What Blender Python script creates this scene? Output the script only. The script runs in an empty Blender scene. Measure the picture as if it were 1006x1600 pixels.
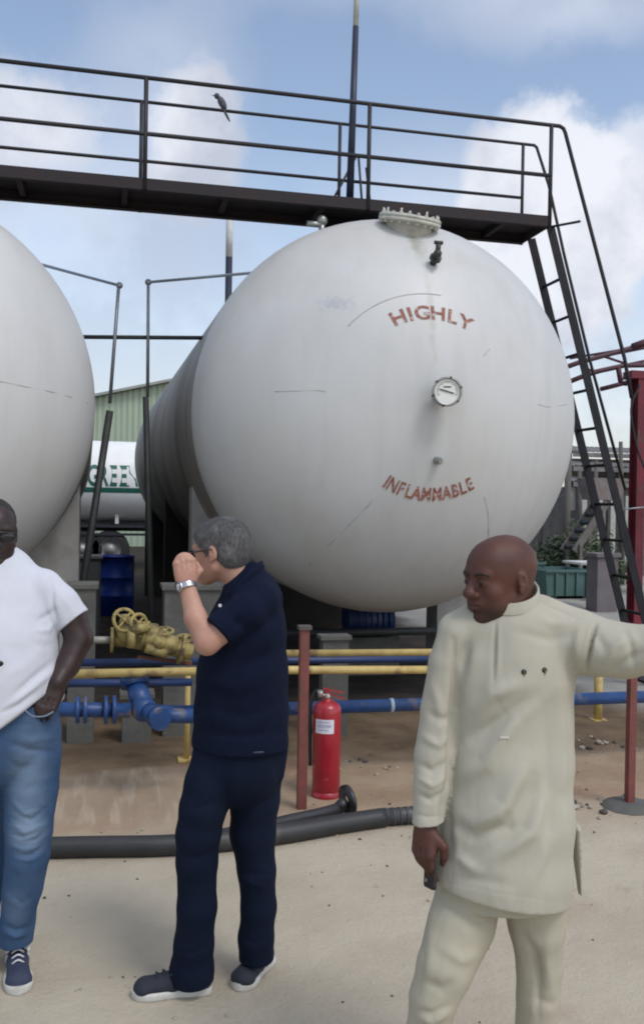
import bpy, math, random
import numpy as np
from mathutils import Vector, Matrix
random.seed(4)
SC = bpy.context.scene
COL = SC.collection
# ------------------------------------------------------------------ camera
F = 1450.0; YAW = math.radians(12.93); PITCH = math.radians(.59); ROLL = math.radians(1.0); H = 1.8
_r = np.array([math.cos(YAW), -math.sin(YAW), 0.])
FW = np.array([math.sin(YAW)*math.cos(PITCH), math.cos(YAW)*math.cos(PITCH), -math.sin(PITCH)])
_u = np.cross(_r, FW)
RT = math.cos(ROLL)*_r + math.sin(ROLL)*_u
UP = math.cos(ROLL)*_u - math.sin(ROLL)*_r
CAM = np.array([0, 0, H])
cd = bpy.data.cameras.new('camera'); cam = bpy.data.objects.new('camera', cd); COL.objects.link(cam)
cd.sensor_fit = 'VERTICAL'; cd.sensor_height = 36.0; cd.sensor_width = 36.0; cd.lens = F/1600*36
cd.clip_start = .05; cd.clip_end = 2000
cam.matrix_world = Matrix(((RT[0], UP[0], -FW[0], 0), (RT[1], UP[1], -FW[1], 0), (RT[2], UP[2], -FW[2], H), (0, 0, 0, 1)))
SC.camera = cam

def proj(p):
    d = np.asarray(p, float)-CAM; z = d @ FW
    return np.stack([503+F*(d @ RT)/z, 800-F*(d @ UP)/z], -1)
def ray(px, py): return FW+RT*(px-503)/F+UP*(800-py)/F
def PZ(px, py, Z): return CAM+ray(px, py)*Z           # at a distance
def PY(px, py, y):                                     # on the upright plane y
    r = ray(px, py); return CAM+r*(y/r[1])
def PG(px, py, z=0.):                                  # on the level plane z
    r = ray(px, py); return CAM+r*((z-H)/r[2])

# ------------------------------------------------------------------ light
SUN_EL = math.radians(55); SUN_AZ = math.radians(150)      # compass style, from +y clockwise: behind the camera, to the right
W = bpy.data.worlds.new('World'); SC.world = W; W.use_nodes = True
nt = W.node_tree; nt.nodes.clear()
def N(t, **k):
    n = nt.nodes.new(t)
    for a, b in k.items(): setattr(n, a, b)
    return n
def M(op, a, b=None, c=None):
    n = N('ShaderNodeMath', operation=op)
    for i, v in enumerate((a, b, c)):
        if v is None: continue
        if isinstance(v, (int, float)): n.inputs[i].default_value = v
        else: nt.links.new(v, n.inputs[i])
    return n.outputs[0]
sky = N('ShaderNodeTexSky', sky_type='NISHITA', sun_disc=False, sun_elevation=SUN_EL, sun_rotation=SUN_AZ, air_density=1.0, dust_density=1.2, ozone_density=1.4)
tc = N('ShaderNodeTexCoord')
sep = N('ShaderNodeSeparateXYZ'); nt.links.new(tc.outputs['Generated'], sep.inputs[0])
az = M('ARCTAN2', sep.outputs[0], sep.outputs[1]); el = M('ARCSINE', sep.outputs[2])
n1 = N('ShaderNodeTexNoise'); n1.inputs['Scale'].default_value = 7.5; n1.inputs['Detail'].default_value = 10; n1.inputs['Roughness'].default_value = .6
nt.links.new(tc.outputs['Generated'], n1.inputs['Vector'])
n2 = N('ShaderNodeTexNoise'); n2.inputs['Scale'].default_value = 2.2; n2.inputs['Detail'].default_value = 4
nt.links.new(tc.outputs['Generated'], n2.inputs['Vector'])
nf = M('SUBTRACT', n1.outputs[0], .5)
nf2 = M('SUBTRACT', n2.outputs[0], .5)
def blob(px, py, wx, wy, soft, amt, rough=2.2):
    r = ray(px, py); r = r/np.linalg.norm(r)
    a, e = math.atan2(r[0], r[1]), math.asin(r[2])
    dx = M('DIVIDE', M('SUBTRACT', az, a), wx/F); dy = M('DIVIDE', M('SUBTRACT', el, e), wy/F)
    d = M('SQRT', M('ADD', M('MULTIPLY', dx, dx), M('MULTIPLY', dy, dy)))
    d = M('ADD', d, M('MULTIPLY', nf, rough))
    mr = N('ShaderNodeMapRange', interpolation_type='SMOOTHSTEP')
    nt.links.new(d, mr.inputs['Value'])
    mr.inputs['From Min'].default_value = 1+soft; mr.inputs['From Max'].default_value = 1-soft
    mr.inputs['To Min'].default_value = 0; mr.inputs['To Max'].default_value = amt
    return mr.outputs[0]
# clouds, laid out by azimuth and elevation
blobs = [blob(292, 215, 70, 95, .25, .9, 3.2), blob(250, 120, 110, 110, .6, .35), blob(30, 195, 130, 65, .35, .85, 3.2), blob(100, 280, 220, 90, .7, .45),
         blob(865, 345, 150, 175, .1, .95, 1.1), blob(970, 300, 120, 115, .15, .7, 1.2), blob(700, 330, 200, 90, .7, .4),
         blob(480, -80, 420, 60, .7, .3), blob(900, -10, 180, 60, .6, .45), blob(450, 740, 1500, 260, .6, .6, .8), blob(150, 400, 260, 80, .8, .4)]
acc = blobs[0]
for b in blobs[1:]:
    acc = M('SUBTRACT', 1.0, M('MULTIPLY', M('SUBTRACT', 1.0, acc), M('SUBTRACT', 1.0, b)))
# broken cloud everywhere else
el_hi = N('ShaderNodeMapRange', interpolation_type='SMOOTHSTEP'); nt.links.new(M('ADD', el, M('MULTIPLY', nf2, .6)), el_hi.inputs['Value'])
el_hi.inputs['From Min'].default_value = .55; el_hi.inputs['From Max'].default_value = .9; el_hi.inputs['To Max'].default_value = .75
acc = M('SUBTRACT', 1.0, M('MULTIPLY', M('SUBTRACT', 1.0, acc), M('SUBTRACT', 1.0, el_hi.outputs[0])))
cr = N('ShaderNodeValToRGB'); nt.links.new(M('ADD', n1.outputs[0], M('MULTIPLY', nf2, .9)), cr.inputs[0])
cr.color_ramp.elements[0].position = .36; cr.color_ramp.elements[0].color = (4.9, 5.25, 6.2, 1)
cr.color_ramp.elements[1].position = .62; cr.color_ramp.elements[1].color = (7.7, 7.9, 8.5, 1)
mix = N('ShaderNodeMixRGB'); nt.links.new(acc, mix.inputs[0]); nt.links.new(cr.outputs[0], mix.inputs[2])
tint = N('ShaderNodeMixRGB', blend_type='MULTIPLY'); tint.inputs[0].default_value = 1; tint.inputs[2].default_value = (2.1, 1.86, 1.66, 1)
nt.links.new(sky.outputs[0], tint.inputs[1]); nt.links.new(tint.outputs[0], mix.inputs[1])
bg = N('ShaderNodeBackground'); bg.inputs[1].default_value = .1; nt.links.new(mix.outputs[0], bg.inputs[0])
wo = N('ShaderNodeOutputWorld'); nt.links.new(bg.outputs[0], wo.inputs[0])
ld = bpy.data.lights.new('sun', 'SUN'); ld.energy = 1.3; ld.angle = math.radians(18); ld.color = (1, .98, .95)
sun = bpy.data.objects.new('sun', ld); COL.objects.link(sun)
sd = Vector((math.sin(SUN_AZ)*math.cos(SUN_EL), math.cos(SUN_AZ)*math.cos(SUN_EL), math.sin(SUN_EL)))
sun.rotation_euler = sd.to_track_quat('Z', 'Y').to_euler(); sun.location = (0, 0, 40)
SC.view_settings.view_transform = 'Standard'; SC.view_settings.look = 'None'; SC.view_settings.exposure = 0.2; SC.view_settings.gamma = 1.0
SC.render.engine = 'CYCLES'; SC.cycles.use_denoising = True; SC.cycles.max_bounces = 6
SC.cycles.filter_width = 2.0

# ------------------------------------------------------------------ materials
MATS = {}
def mat(name, col, rough=.6, metal=0., col2=None, scale=6., amt=.5, bump=0., bscale=40., stretch=(1, 1, 1), col3=None, scale3=1.2, lim3=(.5, .7), coat=0., spec=.5, extra=None, detail=5):
    if name in MATS: return MATS[name]
    m = bpy.data.materials.new(name); m.use_nodes = True; t = m.node_tree; ns, L = t.nodes, t.links
    b = ns['Principled BSDF']; b.inputs['Roughness'].default_value = rough; b.inputs['Metallic'].default_value = metal
    b.inputs['Coat Weight'].default_value = coat; b.inputs['Specular IOR Level'].default_value = spec
    tc = ns.new('ShaderNodeTexCoord'); mp = ns.new('ShaderNodeMapping'); mp.inputs['Scale'].default_value = stretch
    L.new(tc.outputs['Object'], mp.inputs[0])
    no = ns.new('ShaderNodeTexNoise'); no.inputs['Scale'].default_value = scale; no.inputs['Detail'].default_value = detail; no.inputs['Roughness'].default_value = .6
    L.new(mp.outputs[0], no.inputs['Vector'])
    if col2 is None: col2 = tuple(c*.78 for c in col)
    r = ns.new('ShaderNodeMapRange'); L.new(no.outputs[0], r.inputs['Value']); r.inputs['From Min'].default_value = .35; r.inputs['From Max'].default_value = .68
    r.inputs['To Max'].default_value = amt*2 if amt <= .5 else 1.
    mx = ns.new('ShaderNodeMixRGB'); mx.inputs[1].default_value = (*col, 1); mx.inputs[2].default_value = (*col2, 1); L.new(r.outputs[0], mx.inputs[0])
    out = mx.outputs[0]
    if col3 is not None:
        n3 = ns.new('ShaderNodeTexNoise'); n3.inputs['Scale'].default_value = scale3; n3.inputs['Detail'].default_value = 6; L.new(tc.outputs['Object'], n3.inputs['Vector'])
        r3 = ns.new('ShaderNodeMapRange'); L.new(n3.outputs[0], r3.inputs['Value']); r3.inputs['From Min'].default_value = lim3[0]; r3.inputs['From Max'].default_value = lim3[1]
        m3 = ns.new('ShaderNodeMixRGB'); m3.inputs[2].default_value = (*col3, 1); L.new(r3.outputs[0], m3.inputs[0]); L.new(out, m3.inputs[1]); out = m3.outputs[0]
    if extra: out = extra(ns, L, tc, out) or out
    L.new(out, b.inputs['Base Color'])
    rr = ns.new('ShaderNodeMapRange'); L.new(no.outputs[0], rr.inputs['Value']); rr.inputs['To Min'].default_value = max(rough-.12, .05); rr.inputs['To Max'].default_value = min(rough+.12, 1)
    L.new(rr.outputs[0], b.inputs['Roughness'])
    if bump:
        nb = ns.new('ShaderNodeTexNoise'); nb.inputs['Scale'].default_value = bscale; nb.inputs['Detail'].default_value = 6; L.new(tc.outputs['Object'], nb.inputs['Vector'])
        bp = ns.new('ShaderNodeBump'); bp.inputs['Strength'].default_value = min(bump, 1); bp.inputs['Distance'].default_value = .01; L.new(nb.outputs[0], bp.inputs['Height']); L.new(bp.outputs[0], b.inputs['Normal'])
    MATS[name] = m; return m
def zmix(lo, hi, col, strength=1., axis=2, wob=.0, wscale=3.):
    """a patch of another colour that belongs to the thing (dirt, wear) between two levels of an object axis"""
    def f(ns, L, tc, out):
        s = ns.new('ShaderNodeSeparateXYZ'); L.new(tc.outputs['Object'], s.inputs[0])
        v = s.outputs[axis]
        if wob:
            n = ns.new('ShaderNodeTexNoise'); n.inputs['Scale'].default_value = wscale; n.inputs['Detail'].default_value = 5; L.new(tc.outputs['Object'], n.inputs['Vector'])
            a = ns.new('ShaderNodeMath'); a.operation = 'MULTIPLY_ADD'; L.new(n.outputs[0], a.inputs[0]); a.inputs[1].default_value = wob; L.new(v, a.inputs[2]); v = a.outputs[0]
        r = ns.new('ShaderNodeMapRange'); r.interpolation_type = 'SMOOTHSTEP'; L.new(v, r.inputs['Value']); r.inputs['From Min'].default_value = lo; r.inputs['From Max'].default_value = hi; r.inputs['To Max'].default_value = strength
        m = ns.new('ShaderNodeMixRGB'); L.new(r.outputs[0], m.inputs[0]); L.new(out, m.inputs[1]); m.inputs[2].default_value = (*col, 1)
        return m.outputs[0]
    return f

def tank_dirt(ns, L, tc, out):
    geo = ns.new('ShaderNodeNewGeometry'); mp = ns.new('ShaderNodeMapping'); mp.inputs['Scale'].default_value = (5, 5, .35); L.new(geo.outputs['Position'], mp.inputs[0])
    n = ns.new('ShaderNodeTexNoise'); n.inputs['Scale'].default_value = 1.3; n.inputs['Detail'].default_value = 7; L.new(mp.outputs[0], n.inputs['Vector'])
    r = ns.new('ShaderNodeMapRange'); L.new(n.outputs[0], r.inputs['Value']); r.inputs['From Min'].default_value = .5; r.inputs['From Max'].default_value = .75; r.inputs['To Max'].default_value = .2
    m = ns.new('ShaderNodeMixRGB'); L.new(r.outputs[0], m.inputs[0]); L.new(out, m.inputs[1]); m.inputs[2].default_value = (.33, .33, .31, 1); o_ = m.outputs[0]
    n = ns.new('ShaderNodeTexNoise'); n.inputs['Scale'].default_value = 16; n.inputs['Detail'].default_value = 8; n.inputs['Roughness'].default_value = .7; L.new(geo.outputs['Position'], n.inputs['Vector'])
    r = ns.new('ShaderNodeMapRange'); L.new(n.outputs[0], r.inputs['Value']); r.inputs['From Min'].default_value = .66; r.inputs['From Max'].default_value = .72; r.inputs['To Max'].default_value = .45
    m = ns.new('ShaderNodeMixRGB'); L.new(r.outputs[0], m.inputs[0]); L.new(o_, m.inputs[1]); m.inputs[2].default_value = (.34, .31, .27, 1); o_ = m.outputs[0]
    # run-off stain below the manway, scuffs, and a darker patch low on the head
    for c_, rad, tgt, am, ns_ in (((TX+.0, TY-.7, 4.05), (.10, .5, .42), (.27, .27, .21), .75, 9), ((TX+.02, TY-1.1, 3.3), (.05, .5, .75), (.36, .36, .3), .45, 9), ((TX-.75, TY-1.0, 3.4), (.2, .6, .1), (.3, .33, .4), .5, 25), ((TX+.4, TY-1.5, 1.2), (.9, .9, .25), (.3, .29, .27), .35, 6)):
        m = ns.new('ShaderNodeMapping'); m.vector_type = 'TEXTURE'; m.inputs['Location'].default_value = c_; m.inputs['Scale'].default_value = rad; L.new(geo.outputs['Position'], m.inputs[0])
        ln_ = ns.new('ShaderNodeVectorMath'); ln_.operation = 'LENGTH'; L.new(m.outputs[0], ln_.inputs[0])
        n = ns.new('ShaderNodeTexNoise'); n.inputs['Scale'].default_value = ns_; n.inputs['Detail'].default_value = 6; L.new(geo.outputs['Position'], n.inputs['Vector'])
        a = ns.new('ShaderNodeMath'); a.operation = 'MULTIPLY_ADD'; L.new(n.outputs[0], a.inputs[0]); a.inputs[1].default_value = 1.6; L.new(ln_.outputs['Value'], a.inputs[2])
        r = ns.new('ShaderNodeMapRange'); r.interpolation_type = 'SMOOTHSTEP'; L.new(a.outputs[0], r.inputs['Value']); r.inputs['From Min'].default_value = 1.7; r.inputs['From Max'].default_value = .9; r.inputs['To Max'].default_value = am
        x = ns.new('ShaderNodeMixRGB'); L.new(r.outputs[0], x.inputs[0]); L.new(o_, x.inputs[1]); x.inputs[2].default_value = (*tgt, 1); o_ = x.outputs[0]
    return o_
TX, TZ, TR, TD, TY = 2.4941, 2.5909, 1.7972, 1.2622, 8.272
TANKW = mat('tank_paint', (.535, .545, .545), .5, col2=(.48, .49, .49), scale=1.3, amt=.45, stretch=(1, 1, .55), col3=(.485, .48, .455), scale3=.9, lim3=(.5, .75), bump=.06, bscale=3, extra=tank_dirt)
def shell_dirt_shade(ns, L, tc, out):  # grime streaks, darkened further to stand in for shade on the barrel
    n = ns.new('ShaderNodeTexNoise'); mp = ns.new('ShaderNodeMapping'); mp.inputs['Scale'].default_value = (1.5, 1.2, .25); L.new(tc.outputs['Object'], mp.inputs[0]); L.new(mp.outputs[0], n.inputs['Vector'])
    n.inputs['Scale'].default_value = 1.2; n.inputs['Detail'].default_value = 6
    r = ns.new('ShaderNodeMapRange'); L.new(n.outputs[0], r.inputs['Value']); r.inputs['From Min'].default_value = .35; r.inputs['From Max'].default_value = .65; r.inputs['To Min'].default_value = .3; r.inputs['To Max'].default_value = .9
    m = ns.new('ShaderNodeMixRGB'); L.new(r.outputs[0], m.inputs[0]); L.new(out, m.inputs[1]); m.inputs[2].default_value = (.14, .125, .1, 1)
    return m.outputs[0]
SHELL = mat('tank_shell_paint', (.5, .5, .48), .6, col2=(.42, .41, .38), scale=1.1, stretch=(1, 1, .4), extra=shell_dirt_shade)
SEAM = mat('weld_seam_paint', (.4, .4, .4), .6, scale=9)
STEEL = mat('black_steel', (.011, .014, .022), .6, .1, col2=(.025, .02, .02), scale=14, bump=.15)
DECKM = mat('rusty_deck_steel', (.017, .015, .021), .8, .1, col2=(.032, .021, .021), scale=5, bump=.25, bscale=25)
NAVYP = mat('navy_pole_paint', (.01, .018, .045), .5, scale=7)
PALEP = mat('pale_pole_paint', (.5, .55, .48), .6, scale=7)
GALV = mat('galvanised_pipe', (.3, .33, .36), .45, .6, scale=12)
DARKP = mat('dark_pipe', (.035, .04, .042), .6, .2, scale=9, bump=.1)
YEL = mat('yellow_pipe_paint', (.52, .4, .14), .5, col2=(.38, .27, .1), scale=10, col3=(.2, .12, .06), scale3=7, lim3=(.58, .7), bump=.12)
YELV = mat('yellow_valve_paint', (.34, .27, .09), .65, col2=(.2, .155, .06), scale=14, col3=(.1, .07, .03), scale3=12, lim3=(.52, .66), bump=.2)
BLUP = mat('blue_pipe_paint', (.014, .06, .2), .45, col2=(.01, .04, .13), scale=8, col3=(.12, .11, .12), scale3=9, lim3=(.57, .7), bump=.12)
BLUD = mat('dark_blue_paint', (.012, .035, .12), .5, scale=8)
REDP = mat('red_post_paint', (.2, .055, .05), .6, col2=(.13, .045, .035), scale=9, col3=(.08, .05, .03), scale3=5, lim3=(.56, .7), bump=.2)
REDC = mat('crimson_column_paint', (.17, .014, .028), .65, col2=(.07, .012, .018), scale=3, col3=(.1, .05, .04), scale3=6, lim3=(.56, .72), bump=.25)
SHADEC = mat('shaded_concrete', (.02, .019, .018), .9, scale=4)  # shade under the tanks put into the concrete colour
CONC = mat('weathered_concrete', (.11, .11, .105), .9, col2=(.07, .07, .062), scale=5, col3=(.12, .12, .1), scale3=3, lim3=(.5, .75), bump=.5, bscale=30)
WCONC = mat('painted_concrete', (.42, .42, .42), .8, col2=(.33, .33, .32), scale=4, col3=(.24, .22, .19), scale3=2.5, lim3=(.55, .75), bump=.2)

# ------------------------------------------------------------------ mesh tools
class MB:
    def __init__(s): s.v = []; s.f = []; s.s = []
    def add(s, v, f, sm=False):
        o = len(s.v); s.v += [tuple(map(float, p)) for p in v]; s.f += [tuple(i+o for i in q) for q in f]; s.s += [sm]*len(f); return s
    def box(s, c, size, ax=None):
        c = np.array(c, float); a = np.eye(3) if ax is None else np.array(ax, float); h = np.array(size, float)/2
        v = [c+a[0]*h[0]*x+a[1]*h[1]*y+a[2]*h[2]*z for x in (-1, 1) for y in (-1, 1) for z in (-1, 1)]
        return s.add(v, [(0, 1, 3, 2), (4, 6, 7, 5), (0, 4, 5, 1), (2, 3, 7, 6), (0, 2, 6, 4), (1, 5, 7, 3)])
    def beam(s, a, b, w, h, up=(0, 0, 1)):
        a = np.array(a, float); b = np.array(b, float); d = b-a; L = np.linalg.norm(d); d /= L
        x = np.cross(d, up); x /= np.linalg.norm(x); z = np.cross(x, d)
        return s.box((a+b)/2, (L, w, h), (d, x, z))
    def tube(s, pts, r, n=14, caps=True, smooth=True):
        P = [np.array(p, float) for p in pts]; R = r if hasattr(r, '__len__') else [r]*len(P)
        t0 = P[1]-P[0]; t0 /= np.linalg.norm(t0); x = np.cross(t0, (0, 0, 1))
        if np.linalg.norm(x) < .05: x = np.cross(t0, (0, 1, 0))
        x /= np.linalg.norm(x); v = []; f = []
        for i, p in enumerate(P):
            ta = P[i]-P[i-1] if i else P[1]-P[0]; tb = P[i+1]-P[i] if i < len(P)-1 else ta
            t = ta/np.linalg.norm(ta)+tb/np.linalg.norm(tb); t /= np.linalg.norm(t)
            x = x-t*(x @ t); x /= np.linalg.norm(x); y = np.cross(t, x)
            v += [p+R[i]*(x*math.cos(a)+y*math.sin(a)) for a in np.arange(n)*2*math.pi/n]
        for i in range(len(P)-1):
            for j in range(n): k = (j+1) % n; f.append((i*n+j, i*n+k, (i+1)*n+k, (i+1)*n+j))
        s.add(v, f, smooth)
        if caps:
            o = len(s.v)-len(v); s.f += [tuple(o+j for j in range(n))[::-1], tuple(o+(len(P)-1)*n+j for j in range(n))]; s.s += [False, False]
        return s
    def lathe(s, prof, c, axis=(0, 0, 1), n=28, x=None, smooth=True, arc=None):
        c = np.array(c, float); a = np.array(axis, float); a /= np.linalg.norm(a)
        x = np.cross(a, (0, 0, 1) if abs(a[2]) < .9 else (0, 1, 0)) if x is None else np.array(x, float)
        x /= np.linalg.norm(x); y = np.cross(a, x); v = []; f = []
        for r, h in prof: v += [c+a*h+r*(x*math.cos(t)+y*math.sin(t)) for t in np.arange(n)*2*math.pi/n]
        for i in range(len(prof)-1):
            for j in range(n): k = (j+1) % n; f.append((i*n+j, i*n+k, (i+1)*n+k, (i+1)*n+j))
        return s.add(v, f, smooth)
    def ell(s, c, r, n=14, m=10, ax=None):
        c = np.array(c, float); r = (r,)*3 if not hasattr(r, '__len__') else r; a = np.eye(3) if ax is None else np.array(ax, float); v = []; f = []
        for i in range(m+1):
            ph = math.pi*i/m
            for j in range(n):
                th = 2*math.pi*j/n; v.append(c+a[0]*r[0]*math.sin(ph)*math.cos(th)+a[1]*r[1]*math.sin(ph)*math.sin(th)+a[2]*r[2]*math.cos(ph))
        for i in range(m):
            for j in range(n): k = (j+1) % n; f.append((i*n+j, (i+1)*n+j, (i+1)*n+k, i*n+k))
        return s.add(v, f, True)
    def prism(s, poly, d0, d1):
        """closed polygon of 3-D points, swept from offset vector d0 to d1"""
        P = [np.array(p, float) for p in poly]; n = len(P)
        v = [p+np.array(d0) for p in P]+[p+np.array(d1) for p in P]
        return s.add(v, [tuple(range(n))[::-1], tuple(range(n, 2*n))]+[(i, (i+1) % n, n+(i+1) % n, n+i) for i in range(n)])

WLOC = {}
def mesh_obj(name, V, Fc, smooth, m, parent=None, origin=None, autosmooth=None):
    V = np.asarray(V, float)
    if parent is not None: base = WLOC[parent.name]; loc = np.zeros(3); wl = base
    elif origin is not None: wl = np.array(origin, float); loc = wl
    else:
        lo, hi = V.min(0), V.max(0); wl = np.array([(lo[0]+hi[0])/2, (lo[1]+hi[1])/2, lo[2]]); loc = wl
    me = bpy.data.meshes.new(name)
    if isinstance(Fc, np.ndarray):
        me.vertices.add(len(V)); me.vertices.foreach_set('co', (V-wl).astype(np.float32).ravel())
        k = Fc.shape[1]
        me.loops.add(Fc.size); me.loops.foreach_set('vertex_index', Fc.astype(np.int32).ravel())
        me.polygons.add(len(Fc)); me.polygons.foreach_set('loop_start', np.arange(len(Fc), dtype=np.int32)*k)
        me.polygons.foreach_set('use_smooth', np.ones(len(Fc), bool))
        me.update(calc_edges=True)
    else:
        me.from_pydata((V-wl).tolist(), [], Fc); me.polygons.foreach_set('use_smooth', smooth); me.update()
    me.materials.append(m)
    o = bpy.data.objects.new(name, me); COL.objects.link(o); o.location = loc; WLOC[o.name] = wl
    if parent is not None: o.parent = parent
    return o
def part(name, mb, m, parent=None, label=None, origin=None):
    o = mesh_obj(name, mb.v, mb.f, mb.s, m, parent, origin)
    if label and parent is not None: o['label'] = label
    return o
def tag(o, label, cat, group=None, kind=None):
    o['label'] = label; o['category'] = cat
    if group: o['group'] = group
    if kind: o['kind'] = kind
    return o
def thing(name, label, cat, loc, group=None):
    o = bpy.data.objects.new(name, None); COL.objects.link(o); o.location = [float(a) for a in loc]; o.empty_display_size = .2
    WLOC[o.name] = np.array(loc, float); return tag(o, label, cat, group)
def struct(name, mb, m):
    o = part(name, mb, m); o['kind'] = 'structure'; return o
def bez(pts, n=8):
    """smooth path through the points (Catmull-Rom)"""
    P = [np.array(p, float) for p in pts]; P = [2*P[0]-P[1]]+P+[2*P[-1]-P[-2]]; out = []
    for i in range(1, len(P)-2):
        for t in np.arange(n)/n:
            a, b, c, d = P[i-1:i+3]; out.append(.5*((2*b)+(c-a)*t+(2*a-5*b+4*c-d)*t*t+(3*b-a-3*c+d)*t**3))
    out.append(P[-2]); return out

#@@GROUND
# ------------------------------------------------------------------ ground
def ground_mat():
    m = bpy.data.materials.new('sandy_ground'); m.use_nodes = True; t = m.node_tree; ns, L = t.nodes, t.links
    b = ns['Principled BSDF']; b.inputs['Roughness'].default_value = .95; b.inputs['Specular IOR Level'].default_value = .2
    geo = ns.new('ShaderNodeNewGeometry'); sp = ns.new('ShaderNodeSeparateXYZ'); L.new(geo.outputs['Position'], sp.inputs[0])
    def noise(s, d=6, r=.6, vec=None):
        n = ns.new('ShaderNodeTexNoise'); n.inputs['Scale'].default_value = s; n.inputs['Detail'].default_value = d; n.inputs['Roughness'].default_value = r; L.new(vec or geo.outputs['Position'], n.inputs['Vector']); return n.outputs[0]
    def mr(v, a, c, lo=0., hi=1.):
        r = ns.new('ShaderNodeMapRange'); r.interpolation_type = 'SMOOTHSTEP'; L.new(v, r.inputs['Value']); r.inputs['From Min'].default_value = a; r.inputs['From Max'].default_value = c; r.inputs['To Min'].default_value = lo; r.inputs['To Max'].default_value = hi; return r.outputs[0]
    def mix(f, a, c):
        x = ns.new('ShaderNodeMixRGB'); L.new(f, x.inputs[0])
        for i, q in ((1, a), (2, c)):
            if isinstance(q, tuple): x.inputs[i].default_value = (*q, 1)
            else: L.new(q, x.inputs[i])
        return x.outputs[0]
    def math_(op, a, c):
        x = ns.new('ShaderNodeMath'); x.operation = op
        for i, q in ((0, a), (1, c)):
            if isinstance(q, (int, float)): x.inputs[i].default_value = q
            else: L.new(q, x.inputs[i])
        return x.outputs[0]
    con = mix(mr(noise(1.3), .35, .7), (.49, .435, .34), (.42, .365, .28))
    con = mix(mr(noise(9, 8, .7), .55, .8, 0, .5), con, (.5, .47, .4))
    con = mix(mr(noise(3.2, 8, .7), .6, .74, 0, .6), con, (.29, .25, .2))
    con = mix(mr(noise(.8, 5, .6), .56, .66, 0, .45), con, (.4, .3, .22)); con = mix(mr(noise(4.5, 7, .75), .64, .7, 0, .7), con, (.2, .165, .125))
    dirt = mix(mr(noise(1.7), .35, .65), (.36, .275, .19), (.28, .2, .13))
    dirt = mix(mr(noise(14, 8, .7), .5, .75, 0, .5), dirt, (.36, .29, .22))
    dirt = mix(mr(noise(.9), .52, .62, 0, .6), dirt, (.3, .16, .1))
    yy = math_('ADD', sp.outputs[1], math_('MULTIPLY', noise(2.0), .5))
    col = mix(mr(yy, 4.75, 5.75), con, dirt)
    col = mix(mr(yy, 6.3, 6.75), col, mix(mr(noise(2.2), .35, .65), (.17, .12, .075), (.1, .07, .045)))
    mps = ns.new('ShaderNodeMapping'); mps.inputs['Scale'].default_value = (11, 1.3, 1); mps.inputs['Rotation'].default_value = (0, 0, .18); L.new(geo.outputs['Position'], mps.inputs[0])
    stk = mr(noise(1, 3, .5, mps.outputs[0]), .5, .62); mk = ns.new('ShaderNodeMapping'); mk.vector_type = 'TEXTURE'; mk.inputs['Location'].default_value = (.25, 5.75, 0); mk.inputs['Scale'].default_value = (.85, .55, 1); L.new(geo.outputs['Position'], mk.inputs[0])
    ml = ns.new('ShaderNodeVectorMath'); ml.operation = 'LENGTH'; L.new(mk.outputs[0], ml.inputs[0]); msk = mr(ml.outputs['Value'], 1.15, .8)
    col = mix(math_('MULTIPLY', msk, .6), col, (.36, .285, .205)); col = mix(math_('MULTIPLY', math_('MULTIPLY', msk, stk), .6), col, (.46, .375, .285))
    shaded_soil = mix(mr(noise(2.5), .4, .6), (.05, .04, .032), (.03, .025, .022))  # near-black ground colour standing in for shade under the tanks
    col = mix(mr(math_('ADD', sp.outputs[1], math_('MULTIPLY', noise(1.5), 1.2)), 8.0, 8.9), col, shaded_soil)
    far = mix(mr(noise(.6), .4, .6), (.25, .25, .235), (.33, .32, .29))
    fx = math_('ADD', sp.outputs[0], math_('MULTIPLY', noise(1.1), .8))
    col = mix(mr(fx, 4.6, 5.2), col, mix(mr(yy, 7.2, 8.4), col, far))
    L.new(col, b.inputs['Base Color'])
    h = math_('ADD', math_('MULTIPLY', noise(7, 8, .7), 1.0), math_('MULTIPLY', noise(60, 6, .7), .35))
    bp = ns.new('ShaderNodeBump'); bp.inputs['Strength'].default_value = .7; bp.inputs['Distance'].default_value = .03; L.new(h, bp.inputs['Height']); L.new(bp.outputs[0], b.inputs['Normal'])
    return m
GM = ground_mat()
def gz(x, y):
    """height of the ground: flat sand, with shallow rakes in the dirt left of the middle"""
    w = np.exp(-((y-5.75)/.55)**4)*np.exp(-((x-.25)/.75)**4)
    z = .006*w*np.sin(x*42+1.2*np.sin(y*3.1+x)+y*1.2)
    z = z+.006*np.sin(x*2.3+1.1*y)*np.sin(y*1.9-.6*x)*np.clip((y-4.6), 0, 1)
    return z
xs = np.concatenate([np.array([-260, -120, -60, -30, -14]), np.arange(-3, 6.01, .03), np.array([12, 20, 40, 80, 160, 300])])
ys = np.concatenate([np.array([-60, -20, -6, -1]), np.arange(1.5, 8.01, .06), np.array([9, 10, 12, 15, 20, 30, 50, 90, 160, 320, 600])])
X, Y = np.meshgrid(xs, ys, indexing='ij'); Z = gz(X, Y)
V = np.stack([X, Y, Z], -1).reshape(-1, 3); ni, nj = len(xs), len(ys)
I, J_ = np.meshgrid(np.arange(ni-1), np.arange(nj-1), indexing='ij'); q = I*nj+J_
FF = np.stack([q, q+nj, q+nj+1, q+1], -1).reshape(-1, 4)
g = mesh_obj('ground', V, FF, None, GM, origin=(0, 0, 0)); g['kind'] = 'structure'
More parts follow.
